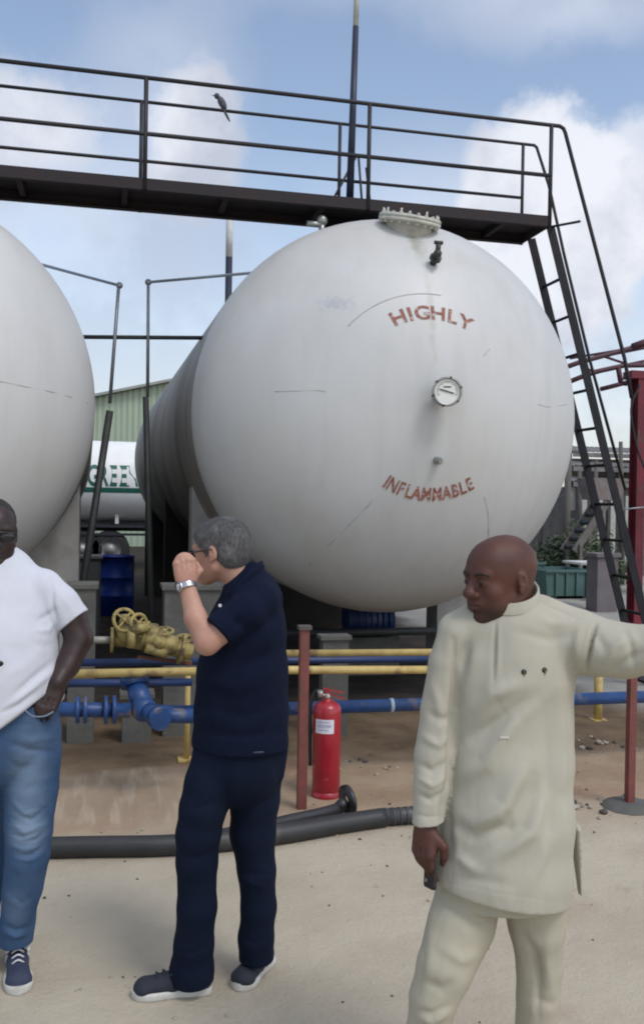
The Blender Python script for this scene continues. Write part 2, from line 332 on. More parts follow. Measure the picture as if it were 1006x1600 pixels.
# pebbles and crumbs of concrete
STONE = mat('pale_stone', (.42, .38, .31), .9, col2=(.2, .17, .14), scale=30, bump=.4)
DSTONE = mat('dark_stone', (.09, .08, .07), .9, scale=30)
def rock(mb, c, r):
    n0 = len(mb.v); mb.ell(c, (r*random.uniform(.8, 1.3), r*random.uniform(.8, 1.3), r*random.uniform(.45, .8)), 7, 5)
    for i in range(n0, len(mb.v)):
        p = np.array(mb.v[i]); mb.v[i] = tuple(np.array(c)+(p-c)*random.uniform(.8, 1.2))
pb, pd = MB(), MB()
for i in range(230):
    x, y = random.uniform(-.8, 3.4), random.uniform(2.6, 5.2)
    if random.random() < .5: x, y = random.uniform(1.2, 3.8), random.uniform(4.6, 6.6)
    r = random.choice([.003, .004, .005, .006, .009]); rock(pb if random.random() < .55 else pd, (x, y, r*.3+float(gz(x, y))), r)
for cx, cy, n, sp in ((930, 1160, 24, .18), (922, 1262, 20, .13), (590, 1200, 12, .25), (520, 1200, 6, .2)):
    c = PG(cx, cy)
    for i in range(n):
        x, y = c[0]+random.gauss(0, sp), c[1]+random.gauss(0, sp*.7); r = random.uniform(.008, .026); rock(pb if random.random() < .6 else pd, (x, y, r*.4), r)
tag(part('gravel', pb, STONE), 'pale crumbs of concrete and gravel strewn over the sandy ground', 'gravel', kind='stuff')
tag(part('gravel', pd, DSTONE), 'dark pebbles strewn over the sandy ground', 'gravel', kind='stuff')

#@@TANKS
# ------------------------------------------------------------------ gas tanks
AXT = np.array([math.sin(-.021), math.cos(-.021), 0]); SXT = np.array([math.cos(-.021), -math.sin(-.021), 0]); ZV = np.array([0, 0, 1.])
def head_pt(cx, dx, dz, off=0.):
    q = max(1e-6, 1-(dx*dx+dz*dz)/TR**2); h = TD*math.sqrt(q)
    n = SXT*dx/TR**2-AXT*h/TD**2+ZV*dz/TR**2; n /= np.linalg.norm(n)
    return np.array([cx, TY, TZ])+SXT*dx-AXT*h+ZV*dz+n*off, n
def on_head(px, py, cx=None, off=0.):
    cx = TX if cx is None else cx; r = ray(px, py); B_ = np.array([SXT/TR, AXT/TD, ZV/TR]); o = B_ @ (CAM-np.array([cx, TY, TZ])); d = B_ @ r
    a, b, c = d @ d, 2*o @ d, o @ o-1; t = (-b-math.sqrt(max(0, b*b-4*a*c)))/(2*a); p = CAM+r*t-np.array([cx, TY, TZ])
    return head_pt(cx, p @ SXT, p @ ZV, off)
def text_mesh(ch):
    cu = bpy.data.curves.new('t', 'FONT'); cu.body = ch; cu.offset = .023; cu.align_x = 'CENTER'; cu.resolution_u = 4
    o = bpy.data.objects.new('t', cu); COL.objects.link(o); dg = bpy.context.evaluated_depsgraph_get(); dg.update()
    me = bpy.data.meshes.new_from_object(o.evaluated_get(dg)); v = np.array([x.co[:] for x in me.vertices]); f = [tuple(p.vertices) for p in me.polygons]
    bpy.data.objects.remove(o); bpy.data.curves.remove(cu); bpy.data.meshes.remove(me); return v, f
LET = mat('stencil_letters', (.2, .06, .04), .7, col2=(.32, .14, .1), scale=22, col3=(.45, .4, .38), scale3=30, lim3=(.56, .66))
LETH = mat('stencil_halo', (.5, .36, .3), .7, col2=(.46, .43, .42), scale=10)
def tank(cx, label, main):
    t = thing('storage_tank', label, 'gas tank', (cx, TY+4, 0), 'white gas storage tanks side by side')
    mb = MB(); pr = []
    for i in range(33):
        a = math.pi/2*i/32; pr.append((TR*math.sin(a)+1e-4, -TD*math.cos(a)))
    mb.lathe(pr, (cx, TY, TZ), AXT, 96); part('front_head', mb, TANKW, t)
    mb = MB(); LN = 10.3
    pr = [(TR, .0)]+[(TR, k) for k in np.arange(.5, LN, .5)]+[(TR*math.cos(a)+1e-4, LN+TD*math.sin(a)) for a in np.arange(0, math.pi/2+.01, math.pi/40)]
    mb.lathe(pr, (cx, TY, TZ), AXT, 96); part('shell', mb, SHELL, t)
    # saddles
    def pier(f0, f1, yy, m):
        xx = np.linspace(f0*TR, f1*TR, 12); ox = cx+math.tan(-.021)*(yy-TY); poly = [(ox+xx[0], yy, 0)]+[(ox+x, yy, TZ-math.sqrt(TR**2-x*x)+.03) for x in xx]+[(ox+xx[-1], yy, 0)]
        part('saddle', MB().prism(poly, (0, -.17, 0), (0, .17, 0)), m, t)
    pier(-.93, -.5, TY+1.1, WCONC); pier(.5 if main else .45, .93, TY+1.1, WCONC); pier(-.9, .9, TY+5, SHADEC); pier(-.9, .9, TY+9.5, SHADEC)  # rear saddles full width and near-black, painting in the shade beneath the tank
    # seams
    def seam(pts, r=.004, m=SEAM): part('weld_seam', MB().tube(pts, r, 6), m, t)
    if main:
        rr = .92
        seam([head_pt(cx, rr*math.cos(a), rr*math.sin(a))[0] for a in np.linspace(math.radians(84), math.radians(138), 30)], .004)
        seam([on_head(px, py, cx)[0] for px, py in [(586, 774), (575, 790), (545, 820), (515, 850), (484, 884), (455, 915)]], .0045)
        seam([on_head(px, py, cx)[0] for px, py in [(756, 776), (762, 800), (763, 830), (762, 860)]], .004)
        seam([on_head(px, py, cx)[0] for px, py in [(840, 632), (855, 636), (875, 634), (885, 632)]], .003)
        seam([on_head(px, py, cx)[0] for px, py in [(755, 556), (760, 550), (765, 545)]], .003)
        seam([on_head(px, py, cx)[0] for px, py in [(430, 612), (460, 611), (500, 610), (508, 612)]], .003)
        # lettering on two arcs round the gauge
        for word, mid, rad, da, sx, sz, flip in (('HIGHLY', on_head(681, 489, cx)[0], None, .178, .2, .16, 1), ('INFLAMMABLE', on_head(679, 772, cx)[0], None, .104, .118, .15, -1)):
            R0 = np.hypot((mid-np.array([cx, TY, TZ])) @ SXT, mid[2]-TZ)
            mb = MB(); n = len(word); w0 = {'I': .55, 'L': .85, 'M': 1.25}
            ws = [w0.get(c, 1.) for c in word]; tot = sum(ws); acc = 0
            for c, wd in zip(word, ws):
                s_ = (acc+wd/2-tot/2)*da; acc += wd
                v, f = text_mesh(c); cap = .7
                P = []
                for x, y, _ in v:
                    if flip > 0: ang = math.pi/2-s_-.005; rr = R0+(y-cap/2)*sz; a2 = ang-x*sx*.95/R0; P.append(head_pt(cx, rr*math.cos(a2), rr*math.sin(a2), .004)[0])
                    else: ang = -math.pi/2+s_; rr = R0-(y-cap/2)*sz; a2 = ang+x*sx*.95/R0; P.append(head_pt(cx, rr*math.cos(a2), rr*math.sin(a2), .004)[0])
                mb.add(P, f)
            part('lettering', mb, LET, t)
        # manway with a ring of studs on the crown of the head
        c, n = on_head(638, 353, cx); ax = np.array([.09, -.25, 1.]); ax /= np.linalg.norm(ax); c = c+np.array([0, 0, -.02])
        MW = mat('manway_paint', (.55, .55, .5), .6, col2=(.4, .4, .36), scale=14, bump=.3)
        mw = part('manway', MB().lathe([(.2, -.25), (.2, .035), (.27, .035), (.272, .06), (.262, .063), (.262, .067), (.272, .07), (.27, .09), (.22, .1), (1e-3, .105)], c, ax, 40), MW, t)
        x = np.cross(ax, (0, 1, 0)); x /= np.linalg.norm(x); y = np.cross(ax, x)
        for k in range(20):
            a = 2*math.pi*k/20; p = c+(x*math.cos(a)+y*math.sin(a))*.24
            part('bolt', MB().tube([p+ax*.01, p+ax*(.125+.015*math.sin(k*2.4))], .009, 6).lathe([(1e-3, .09), (.018, .09), (.018, .108), (1e-3, .108)], p, ax, 6, smooth=False).lathe([(1e-3, .015), (.018, .015), (.018, .034), (1e-3, .034)], p, ax, 6, smooth=False), MW, mw)
        # flanged nozzle under the manway
        DK = mat('dark_fitting', (.06, .06, .055), .55, .4, scale=20, bump=.2)
        c, n = on_head(676, 412, cx)
        nz = part('nozzle', MB().tube([c-n*.03, c+n*.1], .028, 14), DK, t)
        part('flange', MB().tube([c+n*.05, c+n*.075], .05, 18), DK, nz)
        e = c+n*.11; part('valve', MB().ell(e, .036).tube([e, e+np.array([0, -.02, .075])], .022, 12).tube([e+np.array([-.035, -.02, .085]), e+np.array([.035, -.02, .085])], .016, 10).tube([e, e+np.array([0, -.01, -.06])], .016, 10), DK, nz)
        # dirt streak below the manway is in the paint; dial gauge on its stem
        g0 = np.array([cx, TY-TD, TZ]); gc = PY(698, 612, TY-TD-.17); gc = np.array(gc)
        gn = CAM-gc; gn = np.array([gn[0]*.5, gn[1], 0]); gn /= np.linalg.norm(gn)
        GR = mat('gauge_case', (.34, .35, .34), .35, .6, scale=20)
        root = head_pt(cx, (gc-np.array([cx, TY, TZ])) @ SXT, gc[2]-TZ)[0]
        ga = part('pressure_gauge', MB().tube([root, gc-gn*.05], .045, 16).lathe([(1e-3, -.06), (.1, -.06), (.112, -.045), (.112, .012), (.117, .016), (.117, .024), (.1, .026), (.098, .012)], gc, gn, 40), GR, t, 'round dial gauge in a grey case')
        part('dial', MB().lathe([(1e-4, .0135), (.0975, .0135)], gc, gn, 40), mat('dial_white', (.75, .75, .72), .4, scale=20, amt=.1), ga)
        DKN = mat('gauge_black', (.02, .02, .02), .5)
        gx = np.cross((0, 0, 1), gn); gx /= np.linalg.norm(gx); gu = np.cross(gn, gx)
        mb = MB(); a = math.radians(-16); d = gx*math.cos(a)+gu*math.sin(a); mb.beam(gc-d*.062+gn*.019, gc+d*.052+gn*.019, .009, .003, gn)
        part('needle', mb, DKN, ga)
        mb = MB()
        for k in range(25):
            a = math.radians(-20+k*220/24); d = gx*math.cos(a)+gu*math.sin(a); mb.beam(gc+d*(.07 if k % 4 else .062)+gn*.0165, gc+d*.084+gn*.0165, .0028, .001, gn)
        mb.beam(gc-gx*.03+gu*.036+gn*.0165, gc+gx*.03+gu*.036+gn*.0165, .009, .001, gn)
        part('dial_marking', mb, DKN, ga)
        for k in range(6):
            a = 2*math.pi*k/6+.3; d = gx*math.cos(a)+gu*math.sin(a); part('bolt', MB().tube([gc+d*.112-gn*.04, gc+d*.112+gn*.03], .009, 8), DK, ga)
        c, n = on_head(682, 719, cx)
        part('plug', MB().tube([c-n*.02, c+n*.06], .03, 16).tube([c+n*.06, c+n*.085], .02, 6), GR, t)
        # vent on the crown, left of the manway
        c = np.array([cx-.62, TY+.1, TZ+math.sqrt(TR**2-.62**2)])
        part('vent_valve', MB().tube([c-np.array([0, 0, .05]), c+np.array([0, 0, .1])], .03, 12).ell(c+np.array([0, 0, .12]), .05).tube([c+np.array([-.14, 0, .08]), c+np.array([.0, 0, .08])], .028, 12), GR, t)
    else:
        seam([on_head(px, py, cx)[0] for px, py in [(-40, 588), (0, 596), (40, 604), (80, 612), (110, 620), (138, 630)]], .004)
    return t
tank(TX, 'large white gas tank with a dial gauge and red HIGHLY INFLAMMABLE lettering', True)
# the neighbour: same size, placed so that its rounded head ends just left of the pipes between the tanks
def right_edge(cx):
    return max(proj(head_pt(cx, TR*.9999*math.cos(e)*math.cos(a), TR*.9999*math.cos(e)*math.sin(a))[0])[0] for a in np.linspace(-.8, .8, 9) for e in np.linspace(0, .9, 12))
lo_, hi_ = -6., 0.
for _ in range(30):
    md = (lo_+hi_)/2
    if right_edge(md) < 149: lo_ = md
    else: hi_ = md
TX2 = md
tank(TX2, 'plain white gas tank cut off by the left edge of the picture', False)

#@@CATWALK
# ------------------------------------------------------------------ catwalk over the tanks, with its ladder
YN = TY+.02; DW = .66; YF = YN+DW
ZB = PY(860, 354, YN)[2]; ZT = ZB+.10                      # deck underside and top
XE = PY(860, 354, YN)[0]; XL = -6.5
cw = thing('catwalk', 'black steel catwalk with pipe railings and a steep ladder, crossing above the tanks', 'catwalk', (XE, YN, 0))
mb = MB()
for yy in (YN, YF): mb.beam((XL, yy, ZB+.05), (XE, yy, ZB+.05), .012, .10); mb.beam((XL, yy+(.03 if yy == YN else -.03), ZB+.006), (XE, yy+(.03 if yy == YN else -.03), ZB+.006), .048, .012)
mb.box(((XL+XE)/2, (YN+YF)/2, ZT-.004), (XE-XL, DW-.013, .006))
mb.box((XE-.0, (YN+YF)/2, ZB+.05), (.012, DW-.013, .09))
for x in np.arange(XL+.3, XE, .9): mb.box((x, (YN+YF)/2, ZB+.06), (.05, DW-.014, .06))
part('deck', mb, DECKM, cw)
RR = .019
def zY(px, py, y): return PY(px, py, y)
ztop = zY(575, 162, YN)[2]; zmid = zY(575, 245, YN)[2]
mb = MB()
kx = PY(880, 192, YN)[0]
ln = lambda name, pts, r=RR, m=STEEL, n=10: part(name, MB().tube(pts, r, n), m, cw)
# near side: top rail runs on as the ladder's handrail
lad_end = PY(985, 640, YN)
ln('top_rail', [(XL, YN, ztop), (kx-.04, YN, ztop), (kx, YN, ztop-.02), (kx+.02, YN, ztop-.06), PY(975, 560, YN), PY(986, 622, YN)])
ln('mid_rail', [(XL, YN, zmid), (XE+.0, YN, zmid)])
kf = PY(838, 230, YF)[0]; ztf = PY(700, 212, YF)[2]; zmf = PY(700, 298, YF)[2]
ln('top_rail', [(XL, YF, ztf), (kf-.03, YF, ztf), (kf, YF, ztf-.02), PY(857, 290, YF-.05), PY(880, 395, YF-.12), PY(920, 560, YF-.22), PY(976, 765, YF-.25)], .016)
ln('mid_rail', [(XL, YF, zmf), (PY(812, 310, YF)[0], YF, zmf)], .016)
for px in (227, 576, 860): x = PY(px, 250, YN)[0]; ln('railing_post', [(x, YN, ZB), (x, YN, ztop)], .02)
for px in (-150,): x = PY(px, 250, YN)[0]; ln('railing_post', [(x, YN, ZB), (x, YN, ztop)], .02)
for px in (220, 530, 816): x = PY(px, 270, YF)[0]; ln('railing_post', [(x, YF, ZB), (x, YF, ztf)], .017)
x = PY(520, 300, YF)[0]
ln('stay', [PY(515, 322, YF-.1), PY(556, 245, YF-.02)], .012); ln('stay', [PY(566, 325, YF-.1), PY(560, 245, YF)], .012); ln('stay', [PY(579, 325, YF), PY(572, 262, YF)], .012)
ln('stay', [PY(862, 354, YN+.05), PY(905, 346, YN-.5)], .012)
# ladder
A0 = PY(864, 352, YN-.01); A1 = PY(972, 800, YN-.01); d = (A1-A0); A2 = A0+d*((A0[2]+.0)/(A0[2]-A1[2])); A0[1] = A1[1] = A2[1] = YN+.05
LW = .42
lad = part('ladder', MB().box((A2[0], YN+.05+LW/2, .012), (.16, LW+.2, .024)), DECKM, cw)
LB = mat('ladder_steel', (.01, .011, .016), .8, 0., scale=8, bump=.2)
for o in (0, LW): part('stringer', MB().beam(A0+np.array([0, o, 0]), A2+np.array([0, o, 0]), .085, .012, (0, 1, 0)).beam(A0+np.array([.04, o+.02, 0.01]), A2+np.array([.04, o+.02, 0.01]), .006, .04, (0, 1, 0)), LB, lad)
for py in (430, 487, 545, 601, 660, 718, 780, 838, 897, 955, 1010):
    tt = (PY(0, 0, YN)[2]*0+A0[2]-(H+(785-py)*(np.dot(A0+d*.5-CAM, FW))/F))/(A0[2]-A2[2]); p = A0+(A2-A0)*tt
    part('rung', MB().tube([p+np.array([0, 0, 0]), p+np.array([0, LW, 0])], .016, 8), LB, lad)

# masts
def pole(name, label, px0, py0, px1, py1, y, r, cut, z0, group=None):
    a, b = PY(px0, py0, y), PY(px1, py1, y); t = thing(name, label, 'pole', (b[0], y, z0))
    e = b+(a-b)*((z0-b[2])/(a[2]-b[2])); c = a+(b-a)*((PY(px0, cut, y)[2]-a[2])/(b[2]-a[2]))
    top = a+(a-b)*.25
    return t, top, c, e
t, top, c, e = pole('tall_pole', 'tall navy pole with a pale upper end, rising from the catwalk', 557, 0, 546, 322, YN+.12, .05, 42, ZT, None)
part('lower_tube', MB().tube([e, c], [.036, .028], 18), NAVYP, t); part('upper_tube', MB().tube([c, top], .026, 18), PALEP, t)
part('base_plate', MB().box(e+np.array([0, 0, .006]), (.18, .16, .012)), STEEL, t)
y = 24.; a = PY(359, 340, y); t = thing('tall_pole', 'distant pole with white and navy bands behind the big tank', 'pole', (a[0], y, 0))
zz = [PY(359, k, y)[2] for k in (402, 360, 330)]
part('lower_tube', MB().tube([(a[0], y, 0), (a[0], y, zz[0])], .09, 18), NAVYP, t); part('upper_tube', MB().tube([(a[0], y, zz[0]), (a[0], y, zz[2])], .09, 18), mat('white_pole_paint', (.6, .62, .6), .5), t)

# thin pipes standing between the tanks
yv = TY+.6
t = thing('riser_pipe', 'thin galvanised riser leaning beside the left tank, in a dark sleeve', 'pipe', PG(128, 1000))
b0 = PY(128, 925, yv); 
part('pipe', MB().tube([PY(60, 412, yv+1.5), PY(186, 446, yv), PY(172, 630, yv)], .017, 10).ell(PY(187, 446, yv), .032), GALV, t)
lo = b0+(b0-PY(172, 640, yv))*(b0[2]/(PY(172, 640, yv)[2]-b0[2]))
part('sleeve', MB().tube([PY(172, 642, yv), lo], .034, 12), DARKP, t)
yw = TY+.75
t = thing('riser_pipe', 'thin galvanised riser standing upright beside the lettered tank, in a dark sleeve', 'pipe', (PY(235, 930, yw)[0], yw, 0))
part('pipe', MB().tube([PY(420, 424, yw+.9), PY(232, 441, yw), PY(231, 620, yw)], .017, 10).ell(PY(232, 441, yw), .032), GALV, t)
q = PY(228, 620, yw); q2 = PY(236, 930, yw); q3 = q2+(q2-q)*(q2[2]/(q[2]-q2[2]))
part('sleeve', MB().tube([q, q3], .03, 12), DARKP, t)
t = part('cross_pipe', MB().tube([PY(60, 526, yw+.04), PY(330, 528, yw+.04)], .02, 10), DARKP); tag(t, 'dark level pipe joining the tanks, crossing both risers', 'pipe')

# bird on the railing
B = mat('bird_feathers', (.1, .11, .13), .8, col2=(.05, .05, .06), scale=30)
bp_ = PY(347, 167, YF); bd = thing('bird', 'small grey bird perched on the catwalk railing', 'bird', (bp_[0], YF, ztf))
bb = np.array([bp_[0], YF, ztf+.016])
u_ = np.array([-.5, 0, .86]); v_ = np.array([.86, 0, .5])
b_ = MB().ell(bb+np.array([0, 0, .055]), (.036, .036, .07), 16, 12, (v_, (0, 1, 0), u_)).ell(bb+u_*.1+np.array([0, 0, .03]), (.027, .025, .028)).ell(bb-u_*.085+np.array([.0, 0, .02]), (.011, .022, .075), 12, 10, (v_, (0, 1, 0), u_))
part('body', b_, B, bd); part('beak', MB().tube([bb+u_*.11+np.array([-.02, 0, .025]), bb+u_*.11+np.array([-.045, 0, .02])], [.006, .001], 6), STEEL, bd)
for s_ in (-.012, .012): part('leg', MB().tube([bb+np.array([0, s_, .02]), bb+np.array([0, s_, -.0])], .003, 5), STEEL, bd)

#@@PIPES
# ------------------------------------------------------------------ pipework in front of the tanks
def pipe(label, pts, r, m, name='pipe', flanges=(), cat='pipe', n=14, supports=()):
    t = part(name, MB().tube(pts, r, n), m) if not flanges and not supports else None
    if t: return tag(t, label, cat)
    P = [np.array(p, float) for p in pts]; t = thing(name, label, cat, (P[0][0], P[0][1], 0)); part('tube', MB().tube(pts, r, n), m, t)
    for c, dr in flanges:
        dr = np.array(dr, float)/np.linalg.norm(dr)
        part('flange', MB().lathe([(r*.9, -.03), (r*1.75, -.03), (r*1.75, -.006), (r*1.6, -.005), (r*1.6, .005), (r*1.75, .006), (r*1.75, .03), (r*.9, .03)], c, dr, 24), m, t)
    return t
yb = 5.95
zb = PY(640, 1101, yb)[2]
bl = lambda px, py, y=yb: PY(px, py, y)
# big blue line
x0, x1 = PY(255, 1110, yb)[0], PY(1100, 1092, yb)[0]
t = pipe('long blue pipe running behind the fire extinguisher', [(x0, yb, zb), (x1, yb, zb)], .043, BLUP, flanges=[])
def collar(o, px):
    pass
rg = tag(part('pipe_collar', MB().tube([(bl(611, 1100)[0]-.012, yb, zb), (bl(611, 1100)[0]+.012, yb, zb)], .047, 18), mat('pale_collar', (.4, .5, .6), .4)), 'pale clamp ring on the blue pipe right of the extinguisher', 'clamp')
t = thing('pipe_manifold', 'bright blue flanged pipe with an elbow and strainer, left of the navy shirted man', 'pipe', bl(215, 1100)-np.array([0, 0, zb]))
yl = 5.7; a, b = PY(70, 1108, yl), PY(205, 1110, yl)
part('tube', MB().tube([a, b], .044, 20), BLUP, t)
for px in (122, 134, 166, 179):
    c = PY(px, 1109, yl); part('flange', MB().tube([c-np.array([.011, 0, 0]), c+np.array([.011, 0, 0])], .085 if px > 150 else .08, 24), BLUP, t)
el_ = PY(225, 1108, yl); part('elbow', MB().ell(el_, .078, 20, 14).tube([el_, PY(212, 1068, yl+.12)], [.07, .06], 20).tube([PY(212, 1072, yl+.12), PY(209, 1055, yl+.15)], .088, 24).tube([el_, PY(252, 1124, yl-.16)], [.062, .05], 20).tube([PY(245, 1120, yl-.12), PY(252, 1124, yl-.17)], .068, 24), BLUP, t)
part('tube', MB().tube([PY(228, 1112, yl), (x0+.12, yb, zb-.0)], .043, 18), BLUP, t)
part('tube', MB().tube([PY(235, 1118, yl-.02), PY(310, 1119, yl-.02)], .045, 18), BLUP, t)
pipe('dark blue pipe just under the yellow rail at the left', [PY(80, 1068, 6.2), PY(300, 1066, 6.2)], .026, BLUD)
pipe('dark navy pipe just above the long yellow rail', [PY(80, 1036, 6.5), PY(460, 1032, 6.5), PY(760, 1028, 6.5)], .026, BLUD)
# yellow rails
yy_ = 5.75; z_ = PY(400, 1047, yy_)[2]
pipe('long yellow pipe rail running across behind the men', [PY(108, 1053, yy_), PY(400, 1047, yy_), PY(968, 1046, yy_)], .026, YEL)
t = pipe('short upper yellow pipe rail with a capped end, right of the navy shirted man', [PY(447, 1021, 6.0), PY(1080, 1016, 6.0)], .024, YEL)
# stands
for px, pt, pb, y, w, lb in ((935, 1046, 1145, 7.1, .036, 'yellow stand pipe under the rail, right of the pale kaftan'), (294, 1050, 1180, 6.45, .02, 'thin yellow stand pipe beside the navy shirted man')):
    a = PY(px, pt, y); tag(part('pipe_stand', MB().tube([(a[0], y, 0), a], w, 14).box((a[0], y, .006), (.12, .12, .012)), YEL), lb, 'stand')
# yellow valve cluster
yv_ = 6.35
vt = thing('valve_assembly', 'yellow painted valves with round handwheels on a pipe, left of the navy shirted man', 'valve', PY(225, 1000, yv_)-np.array([0, 0, PY(225, 1000, yv_)[2]]))
part('tube', MB().tube([PY(138, 1000, yv_), PY(180, 1000, yv_)], .024, 14), mat('grey_pipe', (.35, .34, .3), .5, .3), vt)
part('flange', MB().tube([PY(173, 1000, yv_), PY(178, 1000, yv_)], .085, 24), YELV, vt)
part('valve_body', MB().tube([PY(178, 1000, yv_), PY(206, 1000, yv_)], .045, 18).ell(PY(196, 990, yv_), (.07, .07, .08)).tube([PY(196, 990, yv_), PY(196, 960, yv_)], [.05, .03], 16).tube([PY(200, 1000, yv_), PY(250, 1008, yv_-.1)], .05, 18), YELV, vt)
part('valve_body', MB().ell(PY(238, 998, yv_-.1), (.08, .08, .085)).tube([PY(215, 992, yv_-.1), PY(262, 1010, yv_-.2)], .06, 18).tube([PY(238, 998, yv_-.1), PY(240, 975, yv_-.1)], [.05, .035], 16).ell(PY(265, 1008, yv_-.2), (.075, .075, .07)).tube([PY(262, 1010, yv_-.2), PY(300, 1020, yv_-.2)], .055, 18), YELV, vt)
part('flange', MB().tube([PY(223, 992, yv_-.1), PY(227, 993, yv_-.1)], .1, 24), YELV, vt); part('flange', MB().tube([PY(282, 1014, yv_-.2), PY(287, 1015, yv_-.2)], .1, 24), YELV, vt)
part('valve_body', MB().tube([PY(205, 985, yv_-.2), PY(232, 980, yv_-.2)], .03, 12).tube([PY(206, 985, yv_-.2), PY(206, 1012, yv_-.2)], .028, 12).ell(PY(250, 1004, yv_-.25), .045).tube([PY(228, 1012, yv_-.25), PY(262, 1022, yv_-.25)], .032, 12).tube([PY(250, 1004, yv_-.25), PY(252, 984, yv_-.25)], .018, 10), YELV, vt)
for px, py in ((223, 992), (282, 1014)):
    for k in range(8): a = k*math.pi/4; p_ = PY(px, py, yv_-.1)+np.array([0, math.cos(a), math.sin(a)])*.08; part('bolt', MB().tube([p_-np.array([.03, 0, 0]), p_+np.array([.05, 0, 0])], .01, 6), YELV, vt)
part('rusty_bracket', MB().beam(PY(215, 1026, yv_-.1), PY(300, 1036, yv_-.1), .05, .02), mat('rust', (.16, .07, .045), .9, scale=20, bump=.3), vt)
for px, py, rr, ax in ((195, 969, .075, (.35, -.9, .35)), (217, 974, .06, (.5, -.8, .1)), (256, 986, .06, (0, -.25, 1)), (288, 998, .05, (.2, -.4, 1))):
    c = PY(px, py, yv_-.12); ax = np.array(ax); ax = ax/np.linalg.norm(ax); x = np.cross(ax, (0, 0, 1.)) if abs(ax[2]) < .9 else np.array([1., 0, 0]); x /= np.linalg.norm(x); y2 = np.cross(ax, x)
    ring = [c+rr*(x*math.cos(a)+y2*math.sin(a)) for a in np.linspace(0, 2*math.pi, 25)]
    m_ = MB().tube(ring, .012, 8, caps=False).ell(c, .02)
    for k in range(4): a = math.pi/4+k*math.pi/2; m_.tube([c, c+rr*(x*math.cos(a)+y2*math.sin(a))], .008, 6)
    m_.tube([c, c-ax*.1], .012, 8)
    part('handwheel', m_, YELV, vt)
# red brown posts in front
RPG = 'red brown steel posts along the hose'
p = PG(472, 1265); t = thing('guard_post', 'red brown steel post with a rusty cap, left of the fire extinguisher', 'post', p, RPG)
zt = PY(476, 984, p[1])[2]; part('channel', MB().box((p[0], p[1], zt/2), (.052, .012, zt)).box((p[0]-.024, p[1]+.026, zt/2), (.005, .04, zt)).box((p[0]+.024, p[1]+.026, zt/2), (.005, .04, zt)), REDP, t)
part('cap', MB().box((p[0], p[1]+.015, zt+.012), (.075, .07, .022)), mat('rust_cap', (.1, .09, .085), .9, scale=20, bump=.3), t)
p = PG(985, 1262); t = thing('guard_post', 'red brown steel post set in a concrete footing at the right edge', 'post', p, RPG)
part('channel', MB().box((p[0], p[1], .52), (.044, .012, 1.04)).box((p[0]-.02, p[1]+.022, .52), (.005, .034, 1.04)).box((p[0]+.02, p[1]+.022, .52), (.005, .034, 1.04)), REDP, t)
mb = MB()
for k in range(9):
    a = k*.7; mb.lathe([(1e-3, .03), (.1, .028), (.13, .015), (.15, 0)], (p[0]+.02*math.cos(a), p[1]+.02*math.sin(a)+.02, -.002+.0006*k), (0, 0, 1), 11)
part('footing', mb, CONC, t)

# ---- fire extinguisher
c = PG(509, 1243); t = thing('fire_extinguisher', 'red fire extinguisher with a white label, standing on the dirt by the post', 'fire extinguisher', c)
REX = mat('extinguisher_red', (.36, .012, .028), .35, col2=(.28, .012, .022), scale=7, coat=.3, col3=(.5, .2, .18), scale3=16, lim3=(.66, .74))
r = .086; h = .575
part('cylinder', MB().lathe([(.055, .0), (.078, .0), (r, .012), (r, h-.06), (r*.96, h-.03), (r*.8, h-.01), (r*.45, h+.008), (.025, h+.012), (.025, h+.03)], c, (0, 0, 1), 36), REX, t)
part('base_ring', MB().lathe([(r+.002, .0), (r+.003, .035), (r-.002, .037)], c, (0, 0, 1), 36), REX, t)
# label: a curved patch
def patch(c, r, a0, a1, z0, z1, n=10):
    v = []; f = []
    for i in range(n+1):
        a = a0+(a1-a0)*i/n
        for z in (z0, z1): v.append((c[0]+r*math.cos(a), c[1]+r*math.sin(a), c[2]+z))
    for i in range(n): f.append((2*i, 2*i+2, 2*i+3, 2*i+1))
    return v, f
v, f = patch(c, r+.0015, math.radians(205), math.radians(285), .40, .485)
lb = part('paper_label', MB().add(v, f, True), mat('label_paper', (.68, .68, .74), .6, scale=30, amt=.15), t)
mb = MB()
for k, (z0, z1, a1) in enumerate(((.466, .474, 270), (.438, .456, 275), (.418, .427, 262))):
    v, f = patch(c, r+.0025, math.radians(218), math.radians(a1), z0, z1); mb.add(v, f, True)
part('label_print', mb, mat('label_print', (.25, .3, .5), .6, col2=(.6, .6, .66), scale=90, amt=.5), lb)
hz = c+np.array([0, 0, h+.03])
part('valve', MB().lathe([(.022, 0), (.022, .03), (.014, .035), (.014, .05)], hz, (0, 0, 1), 16).tube([hz+np.array([0, 0, .015]), hz+np.array([-.06, -.03, .02])], .012, 10).tube([hz+np.array([-.045, -.02, .015]), hz+np.array([-.055, -.028, .045])], .016, 12), mat('chrome_valve', (.55, .52, .48), .3, .8), t)
part('handle', MB().beam(hz+np.array([-.03, -.01, .055]), hz+np.array([.095, -.02, .03]), .026, .008).beam(hz+np.array([-.01, -.01, .035]), hz+np.array([.1, -.02, -.01]), .024, .008).beam(hz+np.array([-.02, -.01, .03]), hz+np.array([.0, -.01, .06]), .026, .01), REX, t)
part('hose', MB().tube(bez([hz+np.array([-.03, .01, .02]), hz+np.array([-.06, .05, .03]), hz+np.array([-.095, .05, -.05]), hz+np.array([-.1, .03, -.2]), hz+np.array([-.098, .02, -.42])]), .012, 8), mat('rubber_black', (.015, .015, .017), .6), t)

